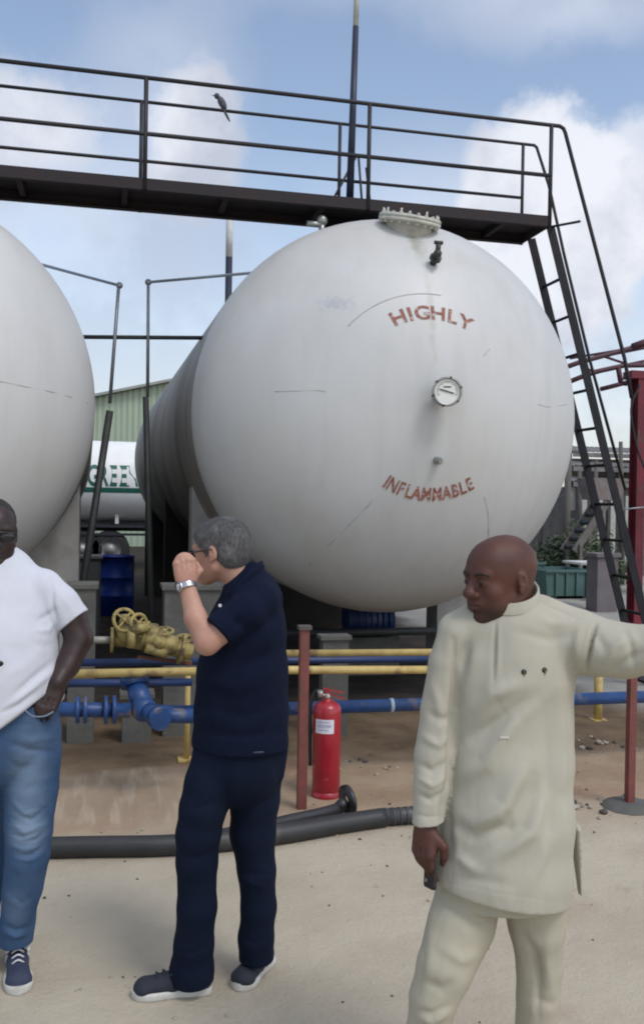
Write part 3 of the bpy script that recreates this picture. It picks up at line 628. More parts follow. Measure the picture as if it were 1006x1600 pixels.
# ---- hoses on the ground
HOSE = mat('hose_rubber', (.018, .02, .023), .5, col2=(.03, .03, .032), scale=6, col3=(.1, .09, .075), scale3=3.5, lim3=(.6, .8), bump=.15, bscale=60)
def hose_pts(l, r): return bez([PG(px, py)+np.array([0, 0, r]) for px, py in l], 6)
tag(part('hose', MB().tube(hose_pts([(-60, 1338), (40, 1340), (150, 1338), (260, 1336), (360, 1328), (450, 1316), (540, 1300), (600, 1291)], .05), .052, 18), HOSE), 'thick black hose lying across the yard behind the men, thickest of the hoses', 'hose')
t = thing('hose', 'grey ribbed hose end with a coupling, lying by the cuff of the pale kaftan', 'hose', PG(620, 1290))
part('tube', MB().tube(hose_pts([(330, 1322), (430, 1310), (520, 1296), (570, 1290)], .05)[:], [.03]*19, 14), HOSE, t)
mb = MB(); P = [PG(px, py)+np.array([0, 0, .05]) for px, py in ((590, 1291), (640, 1287), (700, 1283))]
mb.tube(P, .046, 18)
for k in np.linspace(0, .75, 9): a = P[0]+(P[-1]-P[0])*k; mb.tube([a, a+(P[-1]-P[0])*.03], .049, 18)
part('coupling', mb, mat('grey_coupling', (.07, .072, .078), .5, .3, scale=20, bump=.3), t)
t = thing('hose', 'thinner black hose ending in an upright flange, in front of the red post', 'hose', PG(540, 1275))
P = hose_pts([(330, 1325), (400, 1310), (460, 1296), (500, 1287), (528, 1279)], .055); part('tube', MB().tube(P, .034, 16), HOSE, t)
e_ = P[-1]+np.array([0, 0, .035]); dr = P[-1]-P[-6]; dr /= np.linalg.norm(dr); dr = dr+np.array([0, -.25, .1]); dr /= np.linalg.norm(dr)
part('flange', MB().tube([P[-1], e_+dr*.05], .036, 16).lathe([(.03, .05), (.088, .05), (.088, .072), (.04, .073), (.036, .06)], e_, dr, 28), mat('flange_steel', (.06, .06, .065), .4, .6, scale=20), t)

# ---- concrete plinths and things under the tanks
def plinth(px0, px1, pyt, y, dpt, lb, m=CONC):
    a, b = PY(px0, pyt, y), PY(px1, pyt, y); zt = a[2]
    mb = MB(); mb.box(((a[0]+b[0])/2, y+dpt/2, zt/2), (b[0]-a[0], dpt, zt)).box(((a[0]+b[0])/2, y+dpt/2, zt+.015), (b[0]-a[0]+.04, dpt+.04, .03))
    return tag(part('plinth', mb, m), lb, 'plinth')
plinth(108, 150, 920, 7.0, .3, 'grey concrete block behind the white T-shirt sleeve')
plinth(258, 345, 922, 7.1, .3, 'grey concrete block behind the raised forearm')
plinth(192, 238, 1092, 6.95, .2, 'low concrete block under the blue strainer')
plinth(266, 300, 1075, 7.3, .2, 'low concrete block beside the thin yellow stand pipe')
plinth(505, 545, 1000, 6.9, .12, 'narrow concrete block behind the upper yellow rail')
# drum
c = PG(180, 945); t = thing('oil_drum', 'blue steel drum standing between the tanks', 'drum', (c[0], 14.8, 0))
c = np.array([PY(180, 950, 14.8)[0], 14.8, 0]); DR = mat('drum_blue', (.012, .05, .34), .45, scale=5)
rd = .285; part('barrel', MB().lathe([(1e-3, 0), (rd, 0), (rd, .3), (rd+.012, .31), (rd, .32), (rd, .58), (rd+.012, .59), (rd, .6), (rd, .9), (rd+.01, .905), (rd+.01, .92), (rd-.015, .92), (rd-.015, .9), (1e-3, .9)], c, (0, 0, 1), 36), DR, t)
# dark gear under the big tank: blue pump and low pipes
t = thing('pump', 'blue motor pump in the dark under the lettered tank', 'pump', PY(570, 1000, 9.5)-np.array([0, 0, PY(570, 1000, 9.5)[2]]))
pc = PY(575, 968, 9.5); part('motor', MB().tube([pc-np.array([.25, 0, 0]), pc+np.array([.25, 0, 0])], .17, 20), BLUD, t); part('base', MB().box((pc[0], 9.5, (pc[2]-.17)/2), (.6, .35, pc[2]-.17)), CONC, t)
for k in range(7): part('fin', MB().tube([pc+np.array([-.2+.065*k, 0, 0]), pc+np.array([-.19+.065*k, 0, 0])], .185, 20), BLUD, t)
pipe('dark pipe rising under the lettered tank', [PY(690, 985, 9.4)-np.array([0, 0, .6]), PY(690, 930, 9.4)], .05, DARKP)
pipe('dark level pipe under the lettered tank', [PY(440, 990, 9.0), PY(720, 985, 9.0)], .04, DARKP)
# equipment cabinet left of the drum
t = thing('steel_cabinet', 'dark grey cabinet under the plain tank, left of the blue drum', 'cabinet', (PY(135, 890, 12)[0], 12, 0))
a, b = PY(112, 872, 12), PY(158, 872, 12); part('case', MB().box(((a[0]+b[0])/2, 12.2, a[2]/2), (b[0]-a[0], .4, a[2])), mat('cabinet_grey', (.06, .065, .075), .6, scale=4), t)
part('door', MB().box(((a[0]+b[0])/2, 11.99, a[2]/2), ((b[0]-a[0])*.86, .02, a[2]*.88)), mat('cabinet_door', (.08, .085, .095), .6, scale=4), t)
part('top', MB().box(((a[0]+b[0])/2, 12.2, a[2]+.01), (b[0]-a[0]+.05, .45, .03)), mat('cabinet_top', (.13, .13, .14), .6, scale=4), t)

#@@BACK
# ------------------------------------------------------------------ tanker lorry behind
ty = 24.; tz0 = PZ(180, 815, 24.5)[2]; tz1 = PZ(180, 690, 24.5)[2]; tr = (tz1-tz0)/2; tcz = (tz0+tz1)/2
xa = PY(60, 750, ty)[0]; xb = PY(620, 750, ty)[0]
t = thing('tanker_truck', 'white tanker lorry with green lettering parked between the tanks', 'tanker', ((xa+xb)/2, ty+tr, 0))
TW = mat('tanker_white', (.82, .83, .82), .4, col2=(.72, .73, .71), scale=1.5)
pr = [(1e-3, -.25), (tr*.5, -.2), (tr*.85, -.1), (tr, 0)]+[(tr, k) for k in np.linspace(.3, xb-xa, 8)]+[(tr*.85, xb-xa+.1), (1e-3, xb-xa+.25)]
part('barrel', MB().lathe(pr, (xa, ty+tr, tcz), (1, 0, 0), 64), TW, t)
GRN = mat('tanker_green', (.02, .13, .1), .5, scale=5)
def bar(z, off=.004): return ty+tr-math.sqrt(max(0, (tr+off)**2-(z-tcz)**2))
# green band wraps the barrel
zb0, zb1 = PY(180, 770, ty+.1)[2], PY(180, 762, ty+.1)[2]
mb = MB(); v = [(x, bar(z), z) for x in (xa, xb) for z in (zb0, (zb0+zb1)/2, zb1)]; mb.add(v, [(0, 3, 4, 1), (1, 4, 5, 2)]); part('band', mb, GRN, t)
sx0 = PY(133, 745, ty)[0]; mb = MB(); sh = MB(); hgt = PY(180, 728, ty)[2]-PY(180, 760, ty)[2]; zl = PY(180, 759, ty)[2]; x = PY(146, 745, ty)[0]
for ch in 'GREEN':
    v, f = text_mesh(ch); s_ = hgt/.7
    mb.add([(x+a*s_*.56, bar(zl+b*s_, .006), zl+b*s_) for a, b, _ in v], f); x += hgt*.47
part('lettering', mb, GRN, t)
part('chassis', MB().box(((xa+xb)/2, ty+tr, tz0-.12), (xb-xa, 1.0, .22)).box(((xa+xb)/2, ty+.1, tz0-.3), (xb-xa, .05, .06)), mat('chassis_dark', (.02, .022, .03), .7), t)
part('mudguard', MB().box((PY(165, 830, ty)[0], ty+.3, tz0-.1), (2.2, .5, .05)), mat('chassis_dark', (.02, .022, .03), .7), t)
RUB = mat('tyre_rubber', (.02, .02, .022), .8, scale=20); HUB = mat('hub_steel', (.3, .3, .3), .5, .5)
for px in (128, 172, 330, 380):
    wc = np.array([PY(px, 860, ty)[0], ty+.1, .5]); w_ = part('wheel', MB().lathe([(.28, 0), (.44, 0), (.5, .05), (.5, .24), (.44, .28), (.28, .28)], wc, (0, 1, 0), 32), RUB, t)
    part('rim', MB().lathe([(.28, .0), (.24, .06), (.12, .08), (.1, .02), (1e-3, .02)], wc, (0, 1, 0), 24), HUB, w_)
part('bracket', MB().box(PY(183, 806, ty+.5), (.09, .1, .4)), TW, t)

# green corrugated shed
ys_ = 36.; COR = mat('corrugated_green', (.36, .43, .32), .6, col2=(.3, .37, .28), scale=1.5, stretch=(6, 1, .3))
def shed_z(px, py): return PY(px, py, ys_)[2]
xl, xr, xm = PY(-160, 600, ys_)[0], PY(900, 600, ys_)[0], PY(540, 600, ys_)[0]
z_l = PY(-160, 600, ys_)[2]; sl = (PY(265, 598, ys_)[2]-PY(150, 621, ys_)[2])/(PY(265, 598, ys_)[0]-PY(150, 621, ys_)[0])
xr0 = PY(150, 621, ys_); zf = lambda x: xr0[2]+sl*(min(x, 2*xm-x)-xr0[0])
t = thing('shed', 'pale green corrugated metal shed seen between the tanks', 'shed', ((xl+xr)/2, ys_, 0))
xr = min(xr, PY(850, 700, ys_)[0]); mb = MB(); n = int((xr-xl)/.11); v = []; f = []
for i in range(n+1):
    x = xl+(xr-xl)*i/n; yy = ys_+(.035 if i % 2 else 0); v += [(x, yy, 0), (x, yy, zf(x))]
for i in range(n): f.append((2*i, 2*i+2, 2*i+3, 2*i+1))
mb.add(v, f); part('wall', mb, COR, t)
mb = MB()
for x0_, x1_ in ((xl, xm), (xm, xr)): mb.prism([(x0_, ys_-.3, zf(x0_)+.02), (x1_, ys_-.3, zf(x1_)+.02), (x1_, ys_-.3, zf(x1_)+.12), (x0_, ys_-.3, zf(x0_)+.12)], (0, 0, 0), (0, 18, 0))
part('roof', mb, mat('shed_roof', (.3, .33, .3), .6, scale=3), t)
mb = MB().box((xl+.02, ys_+9, zf(xl)/2), (.05, 17.9, zf(xl))).box((xr-.02, ys_+9, zf(xr)/2), (.05, 17.9, zf(xr))); part('side_wall', mb, COR, t)

# ------------------------------------------------------------------ right hand background
yc = 9.9
cc = PY(993, 800, yc); t = thing('canopy', 'crimson steel column carrying dark red roof trusses at the right edge', 'canopy', (cc[0], yc, 0))
zc = PY(993, 592, yc)[2]
part('column', MB().box((cc[0], yc, zc/2), (.012, .16, zc)).box((cc[0], yc-.08, zc/2), (.105, .012, zc)).box((cc[0], yc+.08, zc/2), (.105, .012, zc)), REDC, t)
part('column_cap', MB().box((cc[0]+.1, yc, zc+.04), (.5, .2, .09)).beam((cc[0]-.0, yc-.02, zc-.35), (cc[0]+.25, yc-.02, zc+.0), .05, .05), REDC, t)
TRS = mat('truss_paint', (.07, .022, .035), .6, scale=6)
for pts, r in (([(872, 578, 12), (905, 566, 12), (960, 551, 12), (1006, 538, 12), (1100, 510, 12)], .035), ([(885, 572, 13.5), (940, 556, 13.5), (1006, 543, 13.5), (1100, 520, 13.5)], .03),
               ([(880, 600, 11), (925, 582, 11), (975, 571, 11), (1080, 570, 11)], .032), ([(938, 608, 11), (985, 596, 11), (1080, 590, 11)], .03), ([(965, 574, 11), (970, 602, 11)], .035), ([(975, 600, 10.4), (1080, 556, 10.4)], .03), ([(900, 592, 11.5), (960, 574, 11.5), (1080, 548, 11.5)], .02), ([(890, 560, 14), (1080, 528, 14)], .02), ([(905, 566, 12), (925, 582, 12)], .02), ([(940, 556, 12.5), (985, 571, 12.5)], .02), ([(988, 542, 10.2), (1010, 534, 10.2), (1100, 532, 10.2)], .045)):
    part('truss_chord', MB().tube([PY(*p) for p in pts], r, 8), TRS, t)
part('cable', MB().tube(bez([PY(1000, 600, 9.7), PY(985, 640, 9.7), PY(995, 700, 9.7), PY(1010, 740, 9.7)], 6), .012, 6), STEEL, t)
part('cable', MB().tube([PY(962, 797, 9.75), PY(1030, 790, 9.75)], .01, 6), GALV, t)
# support strut behind ladder
# yard wall and buildings
BW = mat('yard_building_grey', (.62, .6, .54), .85, col2=(.42, .4, .36), scale=2, col3=(.13, .13, .12), scale3=1.2, lim3=(.5, .7), bump=.3)
BM = mat('yard_building_brown', (.17, .15, .14), .85, col2=(.1, .09, .085), scale=2.5, bump=.3)
RUST = mat('roof_sheet_grey', (.2, .2, .2), .7, col2=(.1, .09, .085), scale=2.5, stretch=(1, 1, 4))
yk = 27.
def face(px0, px1, pt, y): a, b = PY(px0, pt, y), PY(px1, pt, y); return a, b
t = thing('workshop', 'low grey workshop with pillars and a patched sheet roof behind the green skips', 'building', (PY(880, 870, yk)[0], yk, 0))
a, b = face(800, 905, 778, yk); part('wall', MB().box(((a[0]+b[0])/2, yk+2, a[2]/2), (b[0]-a[0], 4, a[2])), BW, t)
for px in (835, 850, 872, 893): p = PY(px, 775, yk-.1); part('pillar', MB().box((p[0], yk-.12, p[2]/2), (.18, .2, p[2])), mat('pillar_pale', (.42, .42, .39), .8, scale=4), t)
for px0, px1 in ((839, 848), (856, 868), (877, 889)):
    a, b = PY(px0, 800, yk), PY(px1, 845, yk); part('window', MB().box(((a[0]+b[0])/2, yk-.01, (a[2]+b[2])/2), (b[0]-a[0], .05, a[2]-b[2])), mat('dark_opening', (.06, .065, .06), .5), t)
a, b = face(790, 915, 772, yk-.6); part('roof', MB().prism([(a[0], yk-.6, a[2]), (b[0], yk-.6, b[2]-.1), (b[0], yk-.6, b[2]), (a[0], yk-.6, a[2]+.1)], (0, 0, 0), (0, 5, .6)), RUST, t)
t = thing('workshop', 'long brown grey building with layered sheet roofs, seen through the ladder', 'building', (PY(960, 870, 22)[0], 22, 0))
a, b = face(903, 1120, 760, 22.); part('wall', MB().box(((a[0]+b[0])/2, 24, a[2]/2), (b[0]-a[0], 4, a[2])), BM, t)
for k, (pt, yo, tk) in enumerate(((752, -.3, 8), (728, .3, 7), (706, 1.2, 7))):
    a, b = PY(896, pt, 22+yo), PY(1120, pt-4, 22+yo); th = .16; mbr = MB()
    nn = 60
    v = []; f = []
    for i in range(nn+1):
        x = a[0]+(b[0]-a[0])*i/nn; dz = .03*(i % 2); v += [(x, 22+yo, a[2]+dz), (x, 22+yo+1.6, a[2]+dz+.25)]
    for i in range(nn): f.append((2*i, 2*i+2, 2*i+3, 2*i+1))
    mbr.add(v, f); mbr.box(((a[0]+b[0])/2, 22+yo+.03, a[2]-.07), (b[0]-a[0], .05, .12)); part('roof_sheet', mbr, RUST, t)
    mbb = MB(); mbb.box(((a[0]+b[0])/2, 22+yo+.5, a[2]-.45), (b[0]-a[0]-.2, .1, .6)); part('fascia', mbb, BW if k != 1 else BM, t)
for px in (925, 948, 966):
    a, b = PY(px-7, 800, 22), PY(px+5, 850, 22); part('window', MB().box(((a[0]+b[0])/2, 21.99, (a[2]+b[2])/2), (b[0]-a[0], .05, a[2]-b[2])), mat('dark_opening', (.06, .065, .06), .5), t)
for px in (912, 937, 957, 980): p = PY(px, 775, 21.8); part('pillar', MB().box((p[0], 21.85, p[2]/2), (.14, .16, p[2])), mat('pillar_pale', (.42, .42, .39), .8, scale=4), t)
p = PY(886, 690, 20.); tag(part('utility_pole', MB().tube([(p[0]-.02, 20, 0), (p[0]+.05, 20, p[2])], [.1, .07], 12).beam((p[0]-.3, 19.9, p[2]-.25), (p[0]+.3, 19.9, p[2]-.25), .06, .06), mat('weathered_wood', (.12, .11, .1), .9, scale=8, stretch=(6, 6, .4))), 'weathered grey pole standing before the workshop', 'pole')
tag(part('cable', MB().tube(bez([PY(800, 842, 15), PY(836, 815, 15), PY(862, 785, 15), PY(882, 773, 15)], 6), .02, 6), DARKP), 'dark cable slanting down behind the lettered tank', 'cable')
# green skips
SK = mat('skip_green', (.05, .11, .1), .6, col2=(.07, .14, .14), scale=1.5, col3=(.12, .1, .07), scale3=3, lim3=(.58, .75), bump=.2)
def skip(px0, px1, pt, pb, lb, m):
    p0, p1 = PG(px0, pb), PG(px1, pb); y = (p0[1]+p1[1])/2; a, b = PY(px0, pt, y), PY(px1, pt, y); w = b[0]-a[0]; cx = (a[0]+b[0])/2; zt = a[2]
    t = thing('skip', lb, 'skip', (cx, y, 0), 'green steel skips by the workshop')
    mb = MB(); mb.prism([(a[0]+w*.04, y, .06), (b[0]-w*.04, y, .06), (b[0], y, zt), (a[0], y, zt)], (0, 0, 0), (0, .05, 0)).prism([(a[0]+w*.04, y, .06), (b[0]-w*.04, y, .06), (b[0], y, zt), (a[0], y, zt)], (0, 1.2, 0), (0, 1.25, 0))
    mb.prism([(a[0]+w*.04, y+.05, .06), (a[0], y+.05, zt), (a[0]+.04, y+.05, zt), (a[0]+w*.04+.04, y+.05, .06)], (0, 0, 0), (0, 1.15, 0)).prism([(b[0]-w*.04, y+.05, .06), (b[0], y+.05, zt), (b[0]-.04, y+.05, zt), (b[0]-w*.04-.04, y+.05, .06)], (0, 0, 0), (0, 1.15, 0)).box((cx, y+.6, .1), (w*.9, 1.14, .04))
    part('body', mb, m, t)
    mb = MB().box((cx, y-.02, zt), (w+.04, .05, .05)); part('rim', mb, m, t)
    for k in (.2, .4, .6, .8): part('rib', MB().box((a[0]+w*k, y-.022, zt*.52), (.04, .04, zt*.8)), m, t)
    part('skid', MB().box((cx-w*.3, y+.6, .03), (.1, 1.1, .06)).box((cx+w*.3, y+.6, .03), (.1, 1.1, .06)), m, t)
    return t
skip(852, 932, 892, 936, 'long green steel skip in front of the bushes, nearest the ladder', SK)
skip(800, 850, 880, 930, 'dark green steel skip half hidden behind the bald man', SK)
c = PG(924, 939); tag(part('bucket', MB().lathe([(1e-3, 0), (.09, 0), (.11, .26), (.118, .262), (.118, .28), (.1, .28), (.09, .03), (1e-3, .03)], c, (0, 0, 1), 20), mat('bucket_blue', (.02, .06, .3), .4)), 'small blue bucket at the end of the long green skip', 'bucket')
c = PY(945, 870, 14.5); tag(part('gate_pillar', MB().box((c[0], 14.6, c[2]/2), (.38, .38, c[2])).box((c[0], 14.6, c[2]+.03), (.46, .46, .06)), mat('pillar_mauve', (.16, .14, .15), .85, scale=4, bump=.3)), 'stubby mauve grey pillar beside the long skip', 'pillar')
c = PY(912, 880, 15.4); tag(part('board', MB().box((c[0], 15.4, c[2]+.01), (.5, .7, .04)), mat('white_board', (.6, .6, .58), .6)), 'white board lying on the rim of the long green skip', 'board')
WD = MATS['weathered_wood']
for px, pt, px2, yd, lb in ((848, 745, 842, 23., 'slim grey pole left of the weathered pole, tilted left'), (905, 735, 909, 21., 'slim dark pole beside the first ladder rail'), (931, 720, 925, 20.5, 'slim leaning pole seen between the ladder rails'), (969, 690, 972, 19.5, 'tall slim pole just left of the crimson column')):
    a = PY(px, pt, yd); b = PY(px2, 870, yd); tag(part('utility_pole', MB().tube([(b[0], yd, 0), a], [.06, .045], 10), WD), lb, 'pole')
a = PY(915, 800, 17.5); t = thing('conveyor', 'dark rusty conveyor frame leaning by the bushes behind the ladder', 'conveyor', (a[0], 17.5, 0))
p0, p1 = PY(897, 862, 17.5), PY(948, 785, 17.5)
for o in (0, .5): part('rail', MB().beam(p0+np.array([0, o, 0]), p1+np.array([0, o, 0]), .06, .14), BM, t)
for k in range(6): q = p0+(p1-p0)*(k+.5)/6; part('roller', MB().tube([q, q+np.array([0, .5, 0])], .06, 10), DARKP, t)
for k in (.15, .85): q = p0+(p1-p0)*k; part('leg', MB().beam((q[0], 17.45, 0), q+np.array([0, -.05, 0]), .07, .07, (0, 1, 0)), BM, t); part('leg', MB().beam((q[0]+.02, 18.05, 0), q+np.array([.02, .55, 0]), .07, .07, (0, 1, 0)), BM, t)
part('hopper', MB().prism([p1+np.array([-.3, 0, .05]), p1+np.array([.3, 0, .05]), p1+np.array([.45, 0, .5]), p1+np.array([-.45, 0, .5])], (0, 0, 0), (0, .5, 0)), mat('rusty_sheet', (.16, .11, .09), .85, col2=(.2, .19, .2), scale=5), t)
# bushes
def leaf_mat(name, c1, c2):
    return mat(name, c1, .7, col2=c2, scale=3, detail=3)
LM = [leaf_mat('leaves_mid', (.07, .105, .055), (.12, .15, .08)), leaf_mat('leaves_dark', (.025, .055, .025), (.05, .085, .035))]
def bush(px, py_t, y, w, lb, k, group='bushes behind the skips', nl=1600):
    c = PY(px, py_t, y); h = c[2]; t = thing('bush', lb, 'bush', (c[0], y, 0), group)
    rs = random.Random(int(px)); V_, F_ = [], []
    cl = [(rs.gauss(0, w*.28), rs.gauss(0, w*.25), h*rs.uniform(.3, .85)) for _ in range(14)]
    for i in range(nl):
        a = cl[rs.randrange(14)]; s_ = .03+rs.random()*.04
        p = np.array([c[0]+a[0]+rs.gauss(0, w*.13), y+a[1]+rs.gauss(0, w*.13), max(.1, min(h, a[2]+rs.gauss(0, h*.11)))])
        d1 = np.array([rs.gauss(0, 1), rs.gauss(0, 1), rs.gauss(0, .6)]); d1 /= np.linalg.norm(d1); d2 = np.cross(d1, (rs.gauss(0, 1), rs.gauss(0, 1), 1)); d2 /= np.linalg.norm(d2)
        o = len(V_); V_ += [p-d1*s_, p+d2*s_*.45, p+d1*s_, p-d2*s_*.45]; F_.append((o, o+1, o+2, o+3))
    part('foliage', MB().add(V_, F_), LM[k], t)
    mb = MB()
    for a in cl[:7]: mb.tube([(c[0], y, 0), (c[0]+a[0]*.5, y+a[1]*.5, a[2]*.5), (c[0]+a[0], y+a[1], a[2])], [.03, .02, .008], 6)
    part('stem', mb, mat('bark', (.1, .08, .06), .9, scale=10), t)
bush(893, 842, 18.6, 1.0, 'leafy dark green bush by the weathered pole', 1)
bush(915, 812, 19.2, .9, 'taller mid green bush between the workshops', 0)
bush(868, 850, 18.8, .9, 'low mid green bush above the left skip', 0)
bush(935, 845, 18.2, .9, 'small green bush behind the ladder foot', 0)
bush(925, 760, 24.5, 1.6, 'straggly dark bush against the brown grey building', 1)
#@@PEOPLE
# ------------------------------------------------------------------ people: smooth bodies grown on a voxel field
def boxf(J, x0, x1, y0, y1, d0, d1, m=.04):
    P = np.array([J(a, b, c) for a in (x0, x1) for b in (y0, y1) for c in (d0, d1)]); lo, hi = P.min(0)-m, P.max(0)+m; lo[2] = max(lo[2], -.02); return lo, hi
class Field:
    def __init__(s, lo, hi, h):
        s.h = h; s.lo = np.array(lo, float); s.n = np.ceil((np.array(hi, float)-s.lo)/h).astype(int)+1
        s.f = np.full(s.n, .06, np.float32); s.cap = .06
    def _sub(s, lo, hi, m):
        a = np.clip(np.floor((np.array(lo)-m-s.lo)/s.h).astype(int), 0, s.n-1); b = np.clip(np.ceil((np.array(hi)+m-s.lo)/s.h).astype(int)+1, 1, s.n)
        if (b <= a).any(): return None
        g = [(s.lo[i]+s.h*np.arange(a[i], b[i])).astype(np.float32) for i in range(3)]
        return tuple(slice(a[i], b[i]) for i in range(3)), g[0][:, None, None], g[1][None, :, None], g[2][None, None, :]
    def put(s, sl, d, k, sub=False):
        f = s.f[sl]; d = np.minimum(d, s.cap).astype(np.float32)
        if sub: d = -d; h = np.clip(.5-.5*(f-d)/max(k, 1e-6), 0, 1); s.f[sl] = f+(d-f)*h+k*h*(1-h)
        else: h = np.clip(.5+.5*(f-d)/max(k, 1e-6), 0, 1); s.f[sl] = f+(d-f)*h-k*h*(1-h)
    def cone(s, a, b, ra, rb, k=.01, fl=None, fr=(1, 1), cuts=(), sub=False):
        """tapered limb from a to b; fl = direction along which the section is scaled by fr"""
        a = np.array(a, float); b = np.array(b, float); R = max(ra*max(1, fr[0]), rb*max(1, fr[1])); q = s._sub(np.minimum(a, b)-R, np.maximum(a, b)+R, .05 if not sub else .01)
        if q is None: return s
        sl, X, Y, Z = q; d = b-a; L2 = max(d @ d, 1e-9)
        t = np.clip(((X-a[0])*d[0]+(Y-a[1])*d[1]+(Z-a[2])*d[2])/L2, 0, 1)
        qx, qy, qz = X-a[0]-d[0]*t, Y-a[1]-d[1]*t, Z-a[2]-d[2]*t; r = ra+(rb-ra)*t
        if fl is None: D = np.sqrt(qx*qx+qy*qy+qz*qz)-r
        else:
            fl = np.array(fl, float); fl /= np.linalg.norm(fl); c = (qx*fl[0]+qy*fl[1]+qz*fl[2]); g = 1/(fr[0]+(fr[1]-fr[0])*t)-1
            D = np.sqrt((qx+fl[0]*c*g)**2+(qy+fl[1]*c*g)**2+(qz+fl[2]*c*g)**2)-r
            D = D*min(1, min(fr))
        for p, nn in cuts:
            nn = np.array(nn, float); nn /= np.linalg.norm(nn); D = np.maximum(D, (X-p[0])*nn[0]+(Y-p[1])*nn[1]+(Z-p[2])*nn[2])
        s.put(sl, D, k, sub); return s
    def ell(s, c, r, ax=None, k=.01, sub=False):
        c = np.array(c, float); r = np.array(r if hasattr(r, '__len__') else (r,)*3, float); A = np.eye(3) if ax is None else np.array(ax, float)
        R = r.max(); q = s._sub(c-R, c+R, .05 if not sub else .01)
        if q is None: return s
        sl, X, Y, Z = q; X = X-c[0]; Y = Y-c[1]; Z = Z-c[2]; e = [(X*A[i][0]+Y*A[i][1]+Z*A[i][2])/r[i] for i in range(3)]
        k0 = np.sqrt(e[0]**2+e[1]**2+e[2]**2); k1 = np.sqrt((e[0]/r[0])**2+(e[1]/r[1])**2+(e[2]/r[2])**2)+1e-6
        s.put(sl, k0*(k0-1)/k1, k, sub); return s
    def chain(s, pts, k=.01, fl=None, cuts=()):
        """pts: (point, radius, flatten)"""
        for (a, ra, fa), (b, rb, fb) in zip(pts[:-1], pts[1:]): s.cone(a, b, ra, rb, k, fl, (fa, fb), cuts)
        return s
    def cut(s, p, n):
        n = np.array(n, float); n /= np.linalg.norm(n); g = [s.lo[i]+s.h*np.arange(s.n[i]) for i in range(3)]
        s.f = np.maximum(s.f, ((g[0][:, None, None]-p[0])*n[0]+(g[1][None, :, None]-p[1])*n[1]+(g[2][None, None, :]-p[2])*n[2]).astype(np.float32)); return s
    def mesh(s):
        f = s.f; f[0] = f[-1] = .06; f[:, 0] = f[:, -1] = .06; f[:, :, 0] = f[:, :, -1] = .06
        ins = f < 0; n = s.n-1; cnt = np.zeros(n, np.uint8)
        for i in (0, 1):
            for j in (0, 1):
                for k in (0, 1): cnt += ins[i:i+n[0], j:j+n[1], k:k+n[2]]
        act = np.nonzero((cnt > 0) & (cnt < 8)); A = np.stack(act, -1); idx = np.full(n, -1, np.int32); idx[act] = np.arange(len(A))
        acc = np.zeros((len(A), 3)); w = np.zeros(len(A)); off = [(i, j, k) for i in (0, 1) for j in (0, 1) for k in (0, 1)]
        for p in off:
            for ax in range(3):
                if p[ax]: continue
                q = list(p); q[ax] = 1
                fa = f[A[:, 0]+p[0], A[:, 1]+p[1], A[:, 2]+p[2]]; fb = f[A[:, 0]+q[0], A[:, 1]+q[1], A[:, 2]+q[2]]
                m = (fa < 0) != (fb < 0); t = np.where(m, fa/np.where(m, fa-fb, 1), 0); P = np.tile(np.array(p, float), (len(A), 1)); P[:, ax] += t
                acc += P*m[:, None]; w += m
        V = s.lo+s.h*(A+acc/w[:, None]); Q = []
        for ax in range(3):
            b1, b2 = [(1, 2), (2, 0), (0, 1)][ax]
            sl0 = [slice(None)]*3; sl1 = [slice(None)]*3; sl0[ax] = slice(0, -1); sl1[ax] = slice(1, None)
            a, b = ins[tuple(sl0)], ins[tuple(sl1)]; e = np.stack(np.nonzero(a != b), -1); fl = a[tuple(e.T)]
            def at(d1, d2): c = e.copy(); c[:, b1] -= d1; c[:, b2] -= d2; return idx[tuple(c.T)]
            q = np.stack([at(1, 1), at(0, 1), at(0, 0), at(1, 0)], -1); q = np.where(fl[:, None], q, q[:, ::-1]); Q.append(q[(q >= 0).all(1)])
        return V, np.concatenate(Q)

def normals(V, Q):
    n = np.cross(V[Q[:, 2]]-V[Q[:, 0]], V[Q[:, 3]]-V[Q[:, 1]]); N_ = np.zeros_like(V)
    for i in range(4): np.add.at(N_, Q[:, i], n)
    return N_/(np.linalg.norm(N_, axis=1)[:, None]+1e-12)
def relax(V, Q, it=2, lam=.5):
    for _ in range(it):
        A = np.zeros_like(V); w = np.zeros(len(V))
        for i in range(4):
            j = (i+1) % 4; np.add.at(A, Q[:, i], V[Q[:, j]]); np.add.at(A, Q[:, j], V[Q[:, i]]); np.add.at(w, Q[:, i], 1); np.add.at(w, Q[:, j], 1)
        V = V+(A/w[:, None]-V)*lam
    return V
def wob(V, seed, scale, amp, st=(1, 1, 1)):
    rs = np.random.RandomState(seed); o = np.zeros(len(V))
    for i in range(9):
        d = rs.normal(size=3); d /= np.linalg.norm(d); d *= np.array(st); o += np.sin((V @ d)*scale*(.6+.9*rs.rand())+rs.rand()*6.28+1.3*np.sin((V @ rs.normal(size=3))*scale*.35))
    return o/4*amp
def folds(V, Nn, strokes):
    """ridges (+) and creases (-) drawn along curves on the side of the cloth that faces the viewer"""
    P = proj(V); vd = V-CAM; vd /= np.linalg.norm(vd, axis=1)[:, None]; face = np.clip(-(Nn*vd).sum(1)*1.6, 0, 1); o = np.zeros(len(V))
    for pts, w, amp in strokes:
        pts = np.array(pts, float); best = np.full(len(V), 1e9); tt = np.zeros(len(V)); L = len(pts)-1
        for i in range(L):
            a, b = pts[i], pts[i+1]; d = b-a; t = np.clip(((P-a) @ d)/(d @ d), 0, 1); r = np.linalg.norm(P-a-t[:, None]*d, axis=1)
            m = r < best; best = np.where(m, r, best); tt = np.where(m, (i+t)/L, tt)
        o += amp*np.exp(-(best/w)**2)*(np.sin(np.pi*np.clip(tt*.86+.07, 0, 1)))*face
    return o
